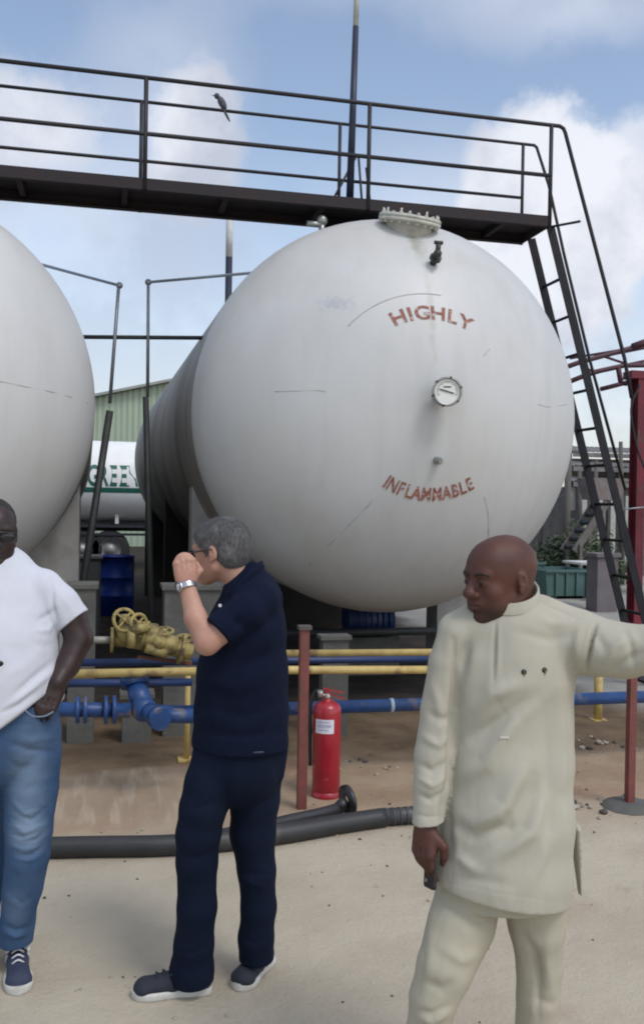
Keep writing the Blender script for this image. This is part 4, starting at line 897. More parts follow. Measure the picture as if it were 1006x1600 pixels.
def grown(name, fld, m, parent=None, it=2, strokes=None, noise=None, label=None, lam=.5, post=None, strands=None):
    V, Q = fld.mesh(); V = relax(V, Q, it, lam)
    if strokes or noise or post:
        Nn = normals(V, Q); o = np.zeros(len(V))
        if strokes: o += folds(V, Nn, strokes)
        for a in (noise or []): o += wob(V, *a)
        if post: o += post(V, Nn)
        V = V+Nn*o[:, None]; V = relax(V, Q, 1, .4)
    if strands:
        cnt, ln_, flow, ctr = strands; rs = np.random.RandomState(5); Nn = normals(V, Q); i = rs.randint(0, len(V), cnt); p = V[i]+rs.normal(size=(cnt, 3))*.001-Nn[i]*.001
        fl = np.array(flow)+rs.normal(size=(cnt, 3))*.45+(p-ctr)*2.; fl -= Nn[i]*(fl*Nn[i]).sum(1)[:, None]; fl /= np.linalg.norm(fl, axis=1)[:, None]
        sd_ = np.cross(Nn[i], fl); L_ = ln_*(.6+.8*rs.rand(cnt))[:, None]; w_ = .0007
        b = [p-sd_*w_, p+sd_*w_, p+Nn[i]*.0035+fl*L_+sd_*w_*.3, p+Nn[i]*.0035+fl*L_-sd_*w_*.3]; k0 = len(V)
        V = np.concatenate([V]+b); j = np.arange(cnt); Q = np.concatenate([Q, np.stack([k0+j, k0+cnt+j, k0+2*cnt+j, k0+3*cnt+j], -1)])
    o = mesh_obj(name, V, Q, None, m, parent)
    if label: o['label'] = label
    return o
def frame(f, up=(0, 0, 1)):
    f = np.array(f, float); f /= np.linalg.norm(f); x = np.cross(f, up); x /= np.linalg.norm(x); return x, f, np.cross(x, f)
def head_field(S, O, fdir, up=(0, 0, 1), k=1., jaw=1., lips=1., fat=1., ns=1.):
    x, f, u = frame(fdir, up); A = (x, f, u)
    P = lambda a, b, c: O+k*(x*a+f*b+u*c)
    E = lambda c, r, kk=.01, sub=False, ax=A: S.ell(P(*c), np.array(r)*k, ax, kk*k, sub)
    Cn = lambda a, b, ra, rb, kk=.01, sub=False, **kw: S.cone(P(*a), P(*b), ra*k, rb*k, kk*k, sub=sub, **kw)
    E((0, -.018, .036), (.075, .097, .083)); E((0, .035, .035), (.062, .056, .06), .03)
    E((0, .022, -.03), (.061*fat, .064, .078), .03)
    for s in (-1, 1):
        Cn((s*.05*fat, -.005, -.055), (s*.018, .062, -.098), .02*jaw, .018, .03)
        E((s*.042*fat, .058, -.03), (.022, .022, .024), .02)
        E((s*.034*fat, .05, -.065), (.024*fat, .028, .028), .02)
    E((0, .072, -.097), (.022, .018, .018), .02)
    Cn((-.036, .077, .021), (.036, .077, .021), .0145, .0145, .012)
    E((0, .072, -.055), (.032, .025, .028), .015)
    for s in (-1, 1): E((s*.032, .095, -.001), (.02, .016, .0135), .008, True)
    Cn((0, .083, .006), (0, .105, -.026), .0085*ns, .0115*ns, .008); E((0, .107, -.03), (.0125*ns, .0115*ns, .0105*ns), .006)
    for s in (-1, 1): E((s*.0145*ns, .097, -.033), (.009*ns, .011, .0085*ns), .004); E((s*.008, .1, -.043), (.0042, .005, .004), .002, True)
    Cn((0, .093, -.043), (0, .094, -.052), .006, .006, .006)
    Cn((-.02*lips, .086, -.059), (0, .0965, -.055), .005, .0068*lips, .004); Cn((.02*lips, .086, -.059), (0, .0965, -.055), .005, .0068*lips, .004)
    Cn((-.018*lips, .086, -.068), (.018*lips, .086, -.068), .0055, .0055, .004); E((0, .0935, -.069), (.015*lips, .0075*lips, .0072*lips), .003)
    Cn((-.024, .09, -.062), (0, .104, -.0615), .0018, .0022, .002, True); Cn((.024, .09, -.062), (0, .104, -.0615), .0018, .0022, .002, True)
    E((0, .092, -.082), (.018, .006, .006), .006, True)
    for s in (-1, 1):
        E((s*.031, .0785, -.001), (.0155, .013, .0125), .004)              # lids round the eyeball
        E((s*.031, .0935, -.0025), (.0115, .006, .0032), .0015, True)        # lid opening
        ax = (x, f*.97+u*-.2, u*.97+f*.2)
        E((s*.077, -.014, -.002), (.009, .0165, .027), .006, False, ax); E((s*.085, -.009, .002), (.006, .0085, .014), .003, True, ax)
        E((s*.078, -.006, -.026), (.006, .008, .009), .005)
    return P, A
def eyes(P, A, k, parent, iris):
    for s in (-1, 1):
        c = P(s*.031, .0785, -.0015); e = part('eye', MB().ell(c, .0112*k, 18, 14), mat('eye_white', (.2, .17, .15), .25, scale=30), parent)
        d = P(s*.031, .0905, -.0015)-c; d /= np.linalg.norm(d); part('iris', MB().lathe([(.0066*k, .0093*k), (.004*k, .0112*k), (1e-4, .0116*k)], c, d, 18), iris, e)
def hand_field(S, Wp, d, n, th, curl=(.5, .55, .6, .65), thumb=(.6, .5), k=1., spread=.05, kk=.004, palm=.09):
    """d: towards the fingers, n: out of the back of the hand, th: side of the thumb"""
    d = np.array(d, float); d /= np.linalg.norm(d); th = np.array(th, float); th -= d*(th @ d); th /= np.linalg.norm(th); n_ = np.cross(d, th); n = n_ if n_ @ np.array(n, float) > 0 else -n_
    W_ = np.array(Wp, float)
    S.cone(W_, W_+d*.04*k, .026*k, .033*k, .01, n, (.72, .5)); S.cone(W_+d*.03*k, W_+d*(palm-.008)*k, .034*k, .038*k, .01, n, (.5, .38))
    for s in (-1, 1): S.cone(W_+d*.02*k+th*s*.018*k, W_+d*(palm-.01)*k+th*s*.028*k, .016*k, .0125*k, .008)
    ks = []
    for i in range(3): g0_ = W_+th*(.0186-.0187*i)*k+n*.0135*k; S.cone(g0_+d*.045*k, g0_+d*(palm+.006)*k, .001*k, .0048*k, .003, sub=True)
    for i in range(4):
        o = (.028-.0187*i); base = W_+th*o*k+d*(palm-(.004 if i == 0 else .0 if i == 1 else .004 if i == 2 else .012))*k; L = (.07, .077, .072, .056)[i]*k; r = (.0092, .0094, .0088, .0078)[i]*k
        ang = 0; p = base-d*.02*k; dirs = d+th*(o*spread*20); dirs /= np.linalg.norm(dirs); S.ell(base+n*.005*k+d*.003*k, .0112*k, None, .002)
        ks.append(base)
        for j, fr in enumerate((.45, .3, .25)):
            if j == 0: S.cone(p, base, r*1.1, r*1.05, kk); p = base
            ang += curl[i]*(.9 if j == 0 else 1.1); q = p+(dirs*math.cos(ang)-n*math.sin(ang))*L*fr; S.cone(p, q, r*(1-.08*j), r*(1-.08*(j+1)), kk); p = q
    b = W_+d*.022*k+th*.024*k-n*.008*k; q = b+(d*.6+th*.75-n*.25)*.04*k; S.cone(b, q, .0155*k, .0125*k, .008)
    dd = d*math.cos(thumb[0])-th*math.sin(thumb[0])*.6-n*math.sin(thumb[1]); dd /= np.linalg.norm(dd); q2 = q+dd*.03*k; S.cone(q, q2, .0115*k, .0105*k, kk); dd = dd-th*.35; dd /= np.linalg.norm(dd); S.cone(q2, q2+dd*.024*k, .0102*k, .0085*k, kk)
    return ks

def fabric(name, col, col2, rough=.85, scale=3, bump=.25, extra=None, bscale=500, crease=.35, cs=13., **k):
    m = mat(name, col, rough, col2=col2, scale=scale, bump=bump, bscale=bscale, extra=extra, spec=.12, **k)
    t = m.node_tree; ns, L = t.nodes, t.links; b = ns['Principled BSDF']; old = b.inputs['Normal'].links[0].from_socket
    geo = ns.new('ShaderNodeNewGeometry'); mp = ns.new('ShaderNodeMapping'); mp.inputs['Scale'].default_value = (1, 1, .35); mp.inputs['Rotation'].default_value = (.2, .6, 0); L.new(geo.outputs['Position'], mp.inputs[0])
    n = ns.new('ShaderNodeTexNoise'); n.inputs['Scale'].default_value = cs; n.inputs['Detail'].default_value = 2; n.inputs['Distortion'].default_value = .5; L.new(mp.outputs[0], n.inputs['Vector'])
    bp = ns.new('ShaderNodeBump'); bp.inputs['Strength'].default_value = crease; bp.inputs['Distance'].default_value = .02; L.new(n.outputs[0], bp.inputs['Height']); L.new(old, bp.inputs['Normal']); L.new(bp.outputs[0], b.inputs['Normal'])
    return m
def skin(name, col, col2, rough=.5, extra=None): 
    m = mat(name, col, rough, extra=extra, col2=col2, scale=9, amt=.5, bump=.08, bscale=260, spec=.4)
    m.node_tree.nodes['Principled BSDF'].inputs['Subsurface Weight'].default_value = .06; m.node_tree.nodes['Principled BSDF'].inputs['Subsurface Scale'].default_value = .02
    return m
def shoe(parent, toe, heel, upper_m, sole_m, wid=.048, ank=None, h=.075, lace=None, stripe=None, tongue=True):
    toe = np.array(toe, float); heel = np.array(heel, float); toe[2] = heel[2] = 0; d = toe-heel; L = np.linalg.norm(d); d /= L; s = np.array([-d[1], d[0], 0]); z = np.array([0, 0, 1.])
    P = lambda a, b, c: heel+d*a*L+s*b*wid+z*c
    lo = np.minimum(toe, heel)-.07; hi = np.maximum(toe, heel)+.07; lo[2] = -.01; hi[2] = .16
    S = Field(lo, hi, .004)
    S.cone(P(.13, 0, .042), P(.5, .0, .044), .034, .039, .01, s, (1., 1.)).cone(P(.5, 0, .04), P(.84, .05, .034), .039, .036, .01, s, (1., 1.22)).ell(P(.86, .05, .032), (.036, .045, .026), (d, s, z), .015)
    S.cone(P(.14, 0, .05), P(.16, 0, h+.005), .034, .033, .012); S.cone(P(.3, 0, .06), P(.62, 0, .056), .033, .022, .015); S.cone(P(.14, 0, h), P(.34, 0, h), .03, .028, .015)
    S.cut(P(0, 0, .022), -z)
    up = grown('shoe', S, upper_m, parent, 2)
    # sole: outline of a foot
    o = [(-.02, 0), (.0, .55), (.08, .82), (.25, .78), (.5, .82), (.7, 1.06), (.85, 1.04), (.95, .75), (1.01, .2), (1.0, -.3), (.93, -.78), (.8, -1.0), (.65, -.98), (.45, -.76), (.25, -.76), (.08, -.78), (0, -.5)]
    o = [p for p in bez([(a, b, 0) for a, b in o+[o[0]]], 4)][:-1]
    mb = MB(); ring = [[P(a, b*k_, c) for a, b, _ in o] for k_, c in ((.93, .0), (1., .008), (1.02, .02), (.98, .03), (.9, .031))]; n = len(o); v = [p for r_ in ring for p in r_]; f = []
    for i in range(len(ring)-1):
        for j in range(n): k2 = (j+1) % n; f.append((i*n+j, i*n+k2, (i+1)*n+k2, (i+1)*n+j))
    f += [tuple(range(n))[::-1], tuple(range((len(ring)-1)*n, len(ring)*n))]; mb.add(v, f, True); mb.s[-1] = mb.s[-2] = False
    part('sole', mb, sole_m, up)
    if lace is not None:
        for k_ in range(4):
            a = .42+.085*k_; zz = .101-.007*k_
            part('lace', MB().tube(bez([P(a, -.42, zz-.012), P(a+.03, 0, zz+.004), P(a, .42, zz-.012)], 5), .0035, 6), lace, up)
        for sg in (-1, 1): part('lace', MB().tube(bez([P(.4, 0, .104), P(.44, sg*.6, .108), P(.52, sg*.8, .088), P(.42, sg*.2, .104)], 5), .0032, 6), lace, up)
    if stripe is not None:
        for sg in (-1, 1): part('stripe', MB().tube([P(.36, sg*.86, .03), P(.44, sg*.76, .065)], .004, 6), stripe, up)
    return up

# ================= the man in navy, back half turned, hand at his face
Z1 = 3.41; s1 = Z1/F
J = lambda px, py, dz=0.: PZ(px, py, Z1+dz)
LEFT = -RT*1.; AWAY = FW*1.; DN = -np.array([0, 0, 1.]); TOW = -AWAY
SK1 = skin('skin_fair', (.46, .265, .195), (.38, .19, .135), .6)
def C1(l, fl=.85): return [(J(px, py, dz), w*s1, f) for px, py, dz, w, f in l]
B1 = Field(*boxf(J, 250, 465, 795, 1570, -.3, .3), .004)
hc = J(344, 862, .0); fd = LEFT*.9+AWAY*.38+DN*.06
HP, HA = head_field(B1, hc, fd, np.array([0, 0, 1.]), 1.0)
B1.cone(HP(0, -.035, -.04), J(388, 925, .0), .056, .062, .02)
B1.chain(C1([(395, 950, .0, 40, 1.3), (382, 1010, 0, 52, 1.), (378, 1150, 0, 52, .9)]), .02, AWAY)
B1.chain(C1([(350, 1180, -.03, 22, 1), (316, 1270, -.05, 22, 1), (309, 1340, -.05, 20, 1), (303, 1515, -.02, 16, 1)]), .02); B1.chain(C1([(398, 1180, .06, 30, 1), (400, 1350, .06, 22, 1), (402, 1490, .08, 16, 1)]), .02)
# arm that is raised
sh, elb, wr = J(398, 945, -.13), J(324, 1004, -.2), J(292, 914, -.12)
B1.cone(sh, J(362, 975, -.17), .04, .044, .015).cone(J(362, 975, -.17), elb, .044, .042, .012).cone(elb, J(306, 966, -.165), .042, .039, .015).cone(J(306, 966, -.165), wr, .039, .0275, .012, AWAY, (1., .8))
hk = hand_field(B1, wr, -DN+LEFT*.12+AWAY*.1, TOW*.9+LEFT*.4, RT*.9+AWAY*.3, (1.35, 1.3, 1.3, 1.25), (.5, .6), 1.03, .0, palm=.084)
# far arm, bent with its hand in the pocket
B1.cone(J(418, 960, .12), J(410, 1060, .2), .045, .038, .01).cone(J(410, 1060, .2), J(395, 1170, .16), .036, .028, .01); hand_field(B1, J(395, 1170, .16), DN, AWAY, LEFT, (.25,)*4, k=.95)
p1 = grown('person', B1, SK1, None, 1, lam=.4); tag(p1, 'grey haired man in navy polo and trousers, one hand raised to his face', 'person')
# hair
HAIR = mat('grey_hair', (.2, .2, .205), .85, col2=(.085, .085, .088), scale=120, stretch=(1, 1, .3), bump=1., bscale=350, col3=(.3, .3, .305), scale3=14, lim3=(.52, .75), spec=.3)
lo, hi = hc-.17, hc+.17; S = Field(lo, hi, .0035); x, f, u = HA; k = 1.0
S.ell(HP(0, -.02, .042), np.array([.079, .102, .087])*k, HA); S.ell(HP(0, -.055, -.01), np.array([.072, .062, .068])*k, HA, .03); S.ell(HP(0, .04, .045), np.array([.068, .058, .062])*k, HA, .03)
for s_ in (-1, 1): S.cone(HP(s_*.068, .018, .02), HP(s_*.069, .014, -.018), .012, .007, .01)
q = HP(0, .0, .0); S.cut(HP(0, .1, .045), f*.9-u*.35); S.cut(HP(0, .03, .005), f*.75-u*.66)
S.cut(HP(0, -.06, -.062), -u*.95+f*.1)
for s_ in (-1, 1): S.ell(HP(s_*.08, -.008, -.012), np.array([.02, .026, .034])*k, HA, .004, True)
grown('hair', S, HAIR, p1, 2, noise=[(3, 60, .0007), (8, 300, .0006)], strands=(9000, .011, f*.5-u*.9, HP(0, -.02, .12)))
# glasses temple
GL = mat('glasses_black', (.02, .02, .022), .3)
g_ = part('glasses', MB().tube([HP(.082, -.012, .012), HP(.08, .05, .006), HP(.064, .092, .002)], .003, 6).tube([HP(-.082, -.012, .012), HP(-.08, .05, .006), HP(-.064, .092, .002)], .003, 6).tube([HP(-.064, .092, .002), HP(0, .106, .004), HP(.064, .092, .002)], .003, 6), GL, p1)
for s_ in (-1, 1): part('lens', MB().ell(HP(s_*.034, .1, -.006), (.026, .004, .018), 20, 10, HA), mat('lens_dark', (.015, .015, .018), .12), g_)
# polo shirt
NAVY = fabric('navy_jersey', (.004, .007, .021), (.006, .01, .027), .9, 2.5)
S = Field(*boxf(J, 295, 460, 870, 1180, -.28, .28), .0055)
hem = J(376, 1164); 
S.chain(C1([(388, 905, .0, 30, 1.0), (392, 935, .0, 48, 1.15), (385, 985, .0, 62, 1.1), (380, 1050, 0, 70, .95), (377, 1110, 0, 72, .9), (376, 1164, 0, 73, .9), (376, 1200, 0, 73, .9)]), .02, AWAY, cuts=[(hem, DN)])
hp_ = J(341, 986, -.2); hd = (elb-sh)/np.linalg.norm(elb-sh)
S.cone(J(408, 936, -.1), J(385, 955, -.15), .062, .06, .03); S.cone(J(385, 955, -.15), J(345, 985, -.185), .061, .063, .02, cuts=[(hp_, hd*.9+DN*.1)])
S.cone(J(416, 945, .1), J(414, 1000, .17), .06, .06, .03, cuts=[(J(414, 1015, .17), DN)])
st = [([(330, 966), (345, 976), (364, 994)], 2, -.003), ([(303, 1150), (376, 1154), (448, 1148)], 2, -.002), ([(350, 1020), (385, 1000), (420, 960)], 9, -.008), ([(345, 1045), (395, 1035), (440, 1010)], 10, -.007), ([(315, 1060), (370, 1075), (430, 1050)], 11, .007), ([(310, 1100), (380, 1120), (440, 1100)], 9, -.006),
      ([(400, 950), (420, 1000), (425, 1080)], 12, .007), ([(360, 960), (385, 985)], 7, -.008), ([(320, 1145), (380, 1150), (440, 1140)], 6, -.005), ([(330, 1080), (335, 1140)], 9, .005), ([(380, 960), (360, 990)], 5, -.006)]
polo = grown('polo_shirt', S, NAVY, p1, 2, st, [(5, 26, .003, (1, 1, .6)), (6, 60, .001)])
# collar and button
P = bez([J(357, 948, -.1), J(366, 922, -.1), J(388, 897, -.085), J(404, 884, -.03), J(408, 884, .05), J(390, 890, .09), J(365, 905, .08), J(350, 930, .02), J(352, 948, -.05)], 5)
mb = MB(); v = []; fq = []
for i, p in enumerate(P):
    c = J(378, 925, 0); o_ = p-c; o_[2] = 0; o_ /= np.linalg.norm(o_)+1e-9
    for a, b in ((0, .012), (.004, .016), (.012, -.004), (.014, -.03), (.006, -.03), (0, -.01)): v.append(p+o_*a+np.array([0, 0, b]))
for i in range(len(P)-1):
    for j in range(6): fq.append((i*6+j, i*6+(j+1) % 6, (i+1)*6+(j+1) % 6, (i+1)*6+j))
mb.add(v, fq, True); part('collar', mb, NAVY, polo)
part('button', MB().tube([J(344, 946, -.165), J(344, 946, -.172)], .006, 12), mat('button_pale', (.6, .6, .6), .4), polo)
# trousers
NT = fabric('navy_twill', (.004, .008, .022), (.007, .012, .028), .85, 3)
S = Field(*boxf(J, 262, 455, 1130, 1545, -.22, .25), .0055)
S.cone(J(376, 1140), J(372, 1190, .0), 69*s1, 69*s1, .02, AWAY, (.9, .9))
S.chain(C1([(345, 1180, -.02, 42, .95), (329, 1225, -.04, 39, 1.), (317, 1262, -.05, 35, 1.1), (310, 1302, -.05, 33.5, 1.1), (308, 1345, -.05, 31, 1.1), (308, 1417, -.045, 29.5, 1.1), (303, 1475, -.03, 30, 1.1), (300, 1512, -.015, 33, 1.1), (301, 1545, -.01, 34, 1.1)]), .02, AWAY, cuts=[(J(300, 1536, -.03), DN)])
S.chain(C1([(400, 1185, .05, 46, .95), (398, 1250, .06, 38, 1.1), (395, 1302, .06, 35, 1.1), (401, 1360, .06, 29, 1.1), (404, 1417, .07, 27, 1.1), (400, 1465, .08, 27, 1.1), (401, 1520, .10, 28, 1.1)]), .02, AWAY, cuts=[(J(402, 1506, .06), DN)])
S.cone(J(436, 1170, .0), J(434, 1212, .0), 14*s1, 9*s1, .02)
st = [([(372, 1372), (390, 1378), (415, 1388)], 5, .006), ([(375, 1362), (395, 1366), (420, 1366)], 5, -.005), ([(285, 1265), (310, 1262), (345, 1250)], 6, -.004), ([(275, 1485), (300, 1490), (330, 1478)], 4, -.004),
      ([(378, 1466), (400, 1474), (424, 1462)], 4, -.004), ([(350, 1180), (352, 1260)], 10, -.008), ([(430, 1180), (434, 1220)], 6, -.006), ([(320, 1180), (318, 1300), (312, 1400)], 12, .004), ([(400, 1200), (395, 1330)], 12, .004), ([(290, 1345), (315, 1338), (338, 1328)], 5, -.003)]
tr_ = grown('trousers', S, NT, p1, 2, st, [(15, 14, .001, (1, 1, .2)), (16, 60, .0005, (1, 1, .4))])
part('pocket_welt', MB().tube([J(396, 1176, -.17), J(412, 1175, -.16)], .003, 6), mat('thread_blue', (.05, .07, .12), .8), tr_)
# shoes
SH = mat('shoe_navy_canvas', (.011, .014, .026), .75, col2=(.018, .022, .034), scale=40, bump=.2, bscale=200); SW = mat('sole_white', (.62, .62, .6), .5, col2=(.45, .43, .38), scale=12)
LC = mat('lace_dark', (.02, .025, .04), .8); WS = mat('stripe_white', (.6, .6, .62), .6)
shoe(p1, PG(207, 1558), PG(330, 1549), SH, SW, .047, lace=LC, stripe=WS)
shoe(p1, PG(371, 1549), PG(420, 1502), SH, SW, .047, lace=LC, stripe=WS)
# watch
wd = (wr-J(307, 966, -.165)); wd /= np.linalg.norm(wd); wc = wr-wd*.006
WT = mat('watch_steel', (.6, .6, .62), .25, .9, col2=(.4, .4, .42), scale=60)
x_, _, _ = frame(wd, TOW); y_ = np.cross(wd, x_)
ring = lambda r, o: [wc+wd*o+(x_*math.cos(a)*r+y_*math.sin(a)*r) for a in np.linspace(0, 2*math.pi, 33)]
wt = part('watch', MB().lathe([(.0285, -.011), (.0315, -.011), (.033, -.008), (.033, .008), (.0315, .011), (.0285, .011)], wc, wd, 36, smooth=False), WT, p1, 'steel bracelet watch')
cd_ = TOW*.7+LEFT*.7; cd_ -= wd*(cd_ @ wd); cd_ /= np.linalg.norm(cd_)
part('case', MB().lathe([(1e-3, .028), (.018, .028), (.019, .032), (.019, .038), (.016, .04), (1e-3, .04)], wc, cd_, 28), WT, wt)
part('bezel', MB().lathe([(.015, .0402), (.015, .042), (.0175, .042), (.0178, .0402)], wc, cd_, 28), mat('bezel_dark', (.05, .05, .055), .3), wt)

# ================= the man in the pale kaftan, arm stretched out to the right
Z2 = 2.55; s2 = Z2/F
J = lambda px, py, dz=0.: PZ(px, py, Z2+dz)
C2 = lambda l: [(J(px, py, dz), w*s2, f) for px, py, dz, w, f in l]
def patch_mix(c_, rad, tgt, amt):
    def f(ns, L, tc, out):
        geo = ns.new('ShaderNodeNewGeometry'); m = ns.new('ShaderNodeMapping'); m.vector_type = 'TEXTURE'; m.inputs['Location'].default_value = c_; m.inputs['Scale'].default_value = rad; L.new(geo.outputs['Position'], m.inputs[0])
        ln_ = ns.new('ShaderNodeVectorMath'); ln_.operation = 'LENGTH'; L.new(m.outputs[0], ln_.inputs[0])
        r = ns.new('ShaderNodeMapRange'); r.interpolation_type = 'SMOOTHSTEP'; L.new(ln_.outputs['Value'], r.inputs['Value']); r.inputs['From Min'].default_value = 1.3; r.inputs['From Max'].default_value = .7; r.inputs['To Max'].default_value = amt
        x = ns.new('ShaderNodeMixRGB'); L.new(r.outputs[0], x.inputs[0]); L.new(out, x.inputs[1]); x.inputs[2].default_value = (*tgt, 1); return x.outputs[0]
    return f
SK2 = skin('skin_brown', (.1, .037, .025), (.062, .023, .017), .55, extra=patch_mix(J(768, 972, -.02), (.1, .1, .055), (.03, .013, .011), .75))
# head and trunk at one resolution, kept in one field
B2 = Field(*boxf(J, 640, 1240, 835, 1800, -.25, .2), .0044)
hc = J(780, 905, .0); fd = LEFT*.87+TOW*.50+DN*.05
HP, HA = head_field(B2, hc, fd, np.array([0, 0, 1.])-LEFT*.02, 1.02, 1.0, 1.35, .95, 1.28)
B2.cone(HP(0, -.035, -.03), J(797, 985, .02), .062, .066, .025); B2.cone(J(797, 985, .02), J(797, 1010, .03), .066, .075, .03)
B2.chain(C2([(797, 1040, .03, 62, .7), (797, 1200, .03, 62, .7), (790, 1330, .03, 66, .7)]), .03, AWAY)
B2.chain(C2([(750, 1400, 0, 36, .9), (716, 1450, -.03, 36, 1), (692, 1510, -.07, 30, 1), (676, 1560, -.08, 25, 1), (666, 1640, -.07, 21, 1), (662, 1740, -.04, 16, 1)]), .01); B2.chain(C2([(820, 1405, 0, 34, .9), (838, 1450, .01, 33, 1), (841, 1510, .02, 27, 1), (840, 1560, .02, 23, 1), (837, 1640, .035, 20, 1), (834, 1740, .07, 16, 1)]), .01)
# hanging arm and hand with the phone
B2.chain(C2([(716, 995, .01, 20, 1), (688, 1100, .0, 18, 1), (681, 1160, -.02, 17, 1), (672, 1240, -.06, 15, 1), (664, 1292, -.07, 15, 1)]), .004)
wr2 = J(664, 1290, -.07); hdn = J(661, 1350, -.09)-wr2
B2.cone(J(664, 1270, -.07), wr2+hdn*.1, .027, .026, .01)
hand_field(B2, wr2, hdn, TOW*.65+LEFT*.75, TOW*.8-LEFT*.6, (.22, .3, .38, .45), (.4, .35), 1.0, .0, palm=.075)
# stretched arm
B2.chain(C2([(905, 985, .0, 30, 1), (990, 1012, -.06, 26, 1), (1060, 1000, -.1, 24, 1), (1120, 985, -.12, 16, 1)]), .01)
hand_field(B2, J(1120, 985, -.12), RT-LEFT*0+np.array([0, 0, .15]), np.array([0, 0, 1.]), TOW, (.15, .6, .9, 1.), (.5, .4), 1.)
def brow(V, Nn): return np.zeros(len(V))
p2 = grown('person', B2, SK2, None, 2, lam=.35, noise=[(41, 90, .0006)]); tag(p2, 'bald man in a pale cream kaftan and trousers, looking left with one arm stretched out', 'person')
eyes(HP, HA, 1.03, p2, mat('iris_brown', (.012, .007, .005), .15))
BR = mat('brow_hair', (.02, .012, .01), .8, scale=60, bump=.5)
for s_ in (-1, 1): part('eyebrow', MB().tube(bez([HP(s_*.012, .0945, .0175), HP(s_*.03, .0925, .024), HP(s_*.054, .079, .019)], 6), [.002]+[.0036]*9+[.0026, .002, .0015], 6), BR, p2)
KF = fabric('cream_kaftan_cloth', (.435, .415, .345), (.4, .38, .31), .85, 1.6, .12)
S = Field(*boxf(J, 650, 1115, 920, 1440, -.22, .22), .0048)
hm = J(770, 1404, -.1); e1, e2 = J(665, 1384, -.15), J(880, 1424, -.15); hn = np.cross(AWAY, e2-e1); hn = hn if hn[2] < 0 else -hn
S.chain(C2([(797, 975, .03, 44, 1.), (797, 990, .02, 66, .8), (798, 1018, .02, 91, .72), (797, 1060, .02, 97, .74), (795, 1130, .02, 96, .76), (794, 1200, .01, 98, .8), (790, 1280, .0, 104, .84), (782, 1360, 0, 108, .86), (772, 1440, 0, 110, .88)]), .02, AWAY, cuts=[(hm, hn)])
S.cone(J(750, 968, .02), J(712, 985, .01), .05, .05, .04); S.cone(J(845, 962, .02), J(900, 985, .0), .052, .06, .04)
S.chain(C2([(713, 992, .0, 29, 1.), (700, 1036, -.0, 30, 1), (687, 1111, -.01, 29, 1.), (679, 1180, -.03, 30, 1), (674, 1232, -.055, 28, 1), (668, 1288, -.075, 23.5, 1), (667, 1310, -.08, 23, 1)]), .008, AWAY, cuts=[(J(668, 1287, -.08), DN*.98+RT*.12)])
S.chain(C2([(885, 1000, .0, 40, 1.1), (930, 1010, -.02, 43, 1.1), (975, 1016, -.05, 39, 1.1), (1030, 1012, -.09, 34, 1.1), (1098, 996, -.12, 25, 1.1)]), .03, AWAY, cuts=[(J(1095, 992, -.12), RT)])
S.cut(J(774, 964, -.1), -DN+TOW*.42)
# vent flap at the right side
S.cone(J(897, 1290, .05), J(906, 1396, .07), .012, .006, .01, AWAY, (4., 3.))
# the neck stands free of the band
st = [([(735, 1120), (770, 1085), (820, 1065)], 12, .010), ([(725, 1160), (775, 1130), (850, 1080)], 12, -.012), ([(715, 1215), (760, 1195), (805, 1120), (865, 1075)], 14, .010), ([(735, 1300), (790, 1260), (820, 1190)], 15, .015), ([(705, 1285), (740, 1305), (790, 1290), (830, 1215)], 11, -.012),
      ([(770, 1325), (815, 1290), (845, 1220)], 10, -.010), ([(770, 1345), (830, 1300), (860, 1230)], 12, .008), ([(700, 1290), (715, 1340), (745, 1362)], 9, .010), ([(692, 1240), (700, 1300), (720, 1355)], 8, -.009), ([(870, 1050), (880, 1150), (882, 1260), (885, 1390)], 10, .006), ([(850, 1100), (856, 1220), (858, 1380)], 10, -.006),
      ([(708, 1000), (710, 1060), (708, 1130), (704, 1200), (696, 1260)], 5, -.013), ([(930, 975), (922, 1005), (915, 1048)], 3, -.02), ([(905, 975), (900, 1010), (903, 1050)], 8, .006), ([(800, 985), (860, 1000), (905, 990)], 8, -.004), ([(830, 960), (860, 975), (900, 972)], 8, .006),
      ([(665, 1110), (690, 1125), (706, 1120)], 7, -.006), ([(660, 1150), (685, 1165), (700, 1150)], 6, .006), ([(655, 1195), (675, 1205), (700, 1190)], 6, -.007), ([(652, 1215), (675, 1228), (698, 1214)], 5, .006), ([(650, 1240), (672, 1250), (695, 1238)], 5, -.006), ([(672, 1060), (685, 1100), (690, 1150)], 8, .005),
      ([(940, 1040), (960, 1010), (985, 995)], 8, .007), ([(955, 1050), (985, 1030), (1006, 1015)], 8, -.008), ([(975, 985), (985, 1010), (990, 1045)], 6, -.006), ([(930, 985), (945, 1020)], 7, -.005), ([(820, 1400), (850, 1340), (865, 1300)], 10, .005), ([(700, 1370), (750, 1375), (800, 1385)], 10, -.004), ([(745, 1010), (735, 1060), (722, 1110)], 11, .006), ([(730, 1000), (722, 1050)], 8, -.006),
      ([(668, 1374), (720, 1384), (780, 1396), (878, 1412)], 1.6, -.0012), ([(648, 1272), (668, 1277), (690, 1275)], 2, -.003), ([(893, 1060), (884, 1150), (888, 1260), (898, 1330)], 3, -.003), ([(840, 940), (870, 952), (905, 968)], 3, -.003),
      ([(773, 972), (772, 1020), (770, 1064)], 2.6, -.006), ([(779, 972), (778, 1020), (776, 1064)], 3, .003)]
st = [(p_, w_, a_*1.35) for p_, w_, a_ in st]
kf = grown('kaftan', S, KF, p2, 2, st, [(21, 24, .003, (1, 1, .45)), (22, 55, .0012, (1, 1, .7))])
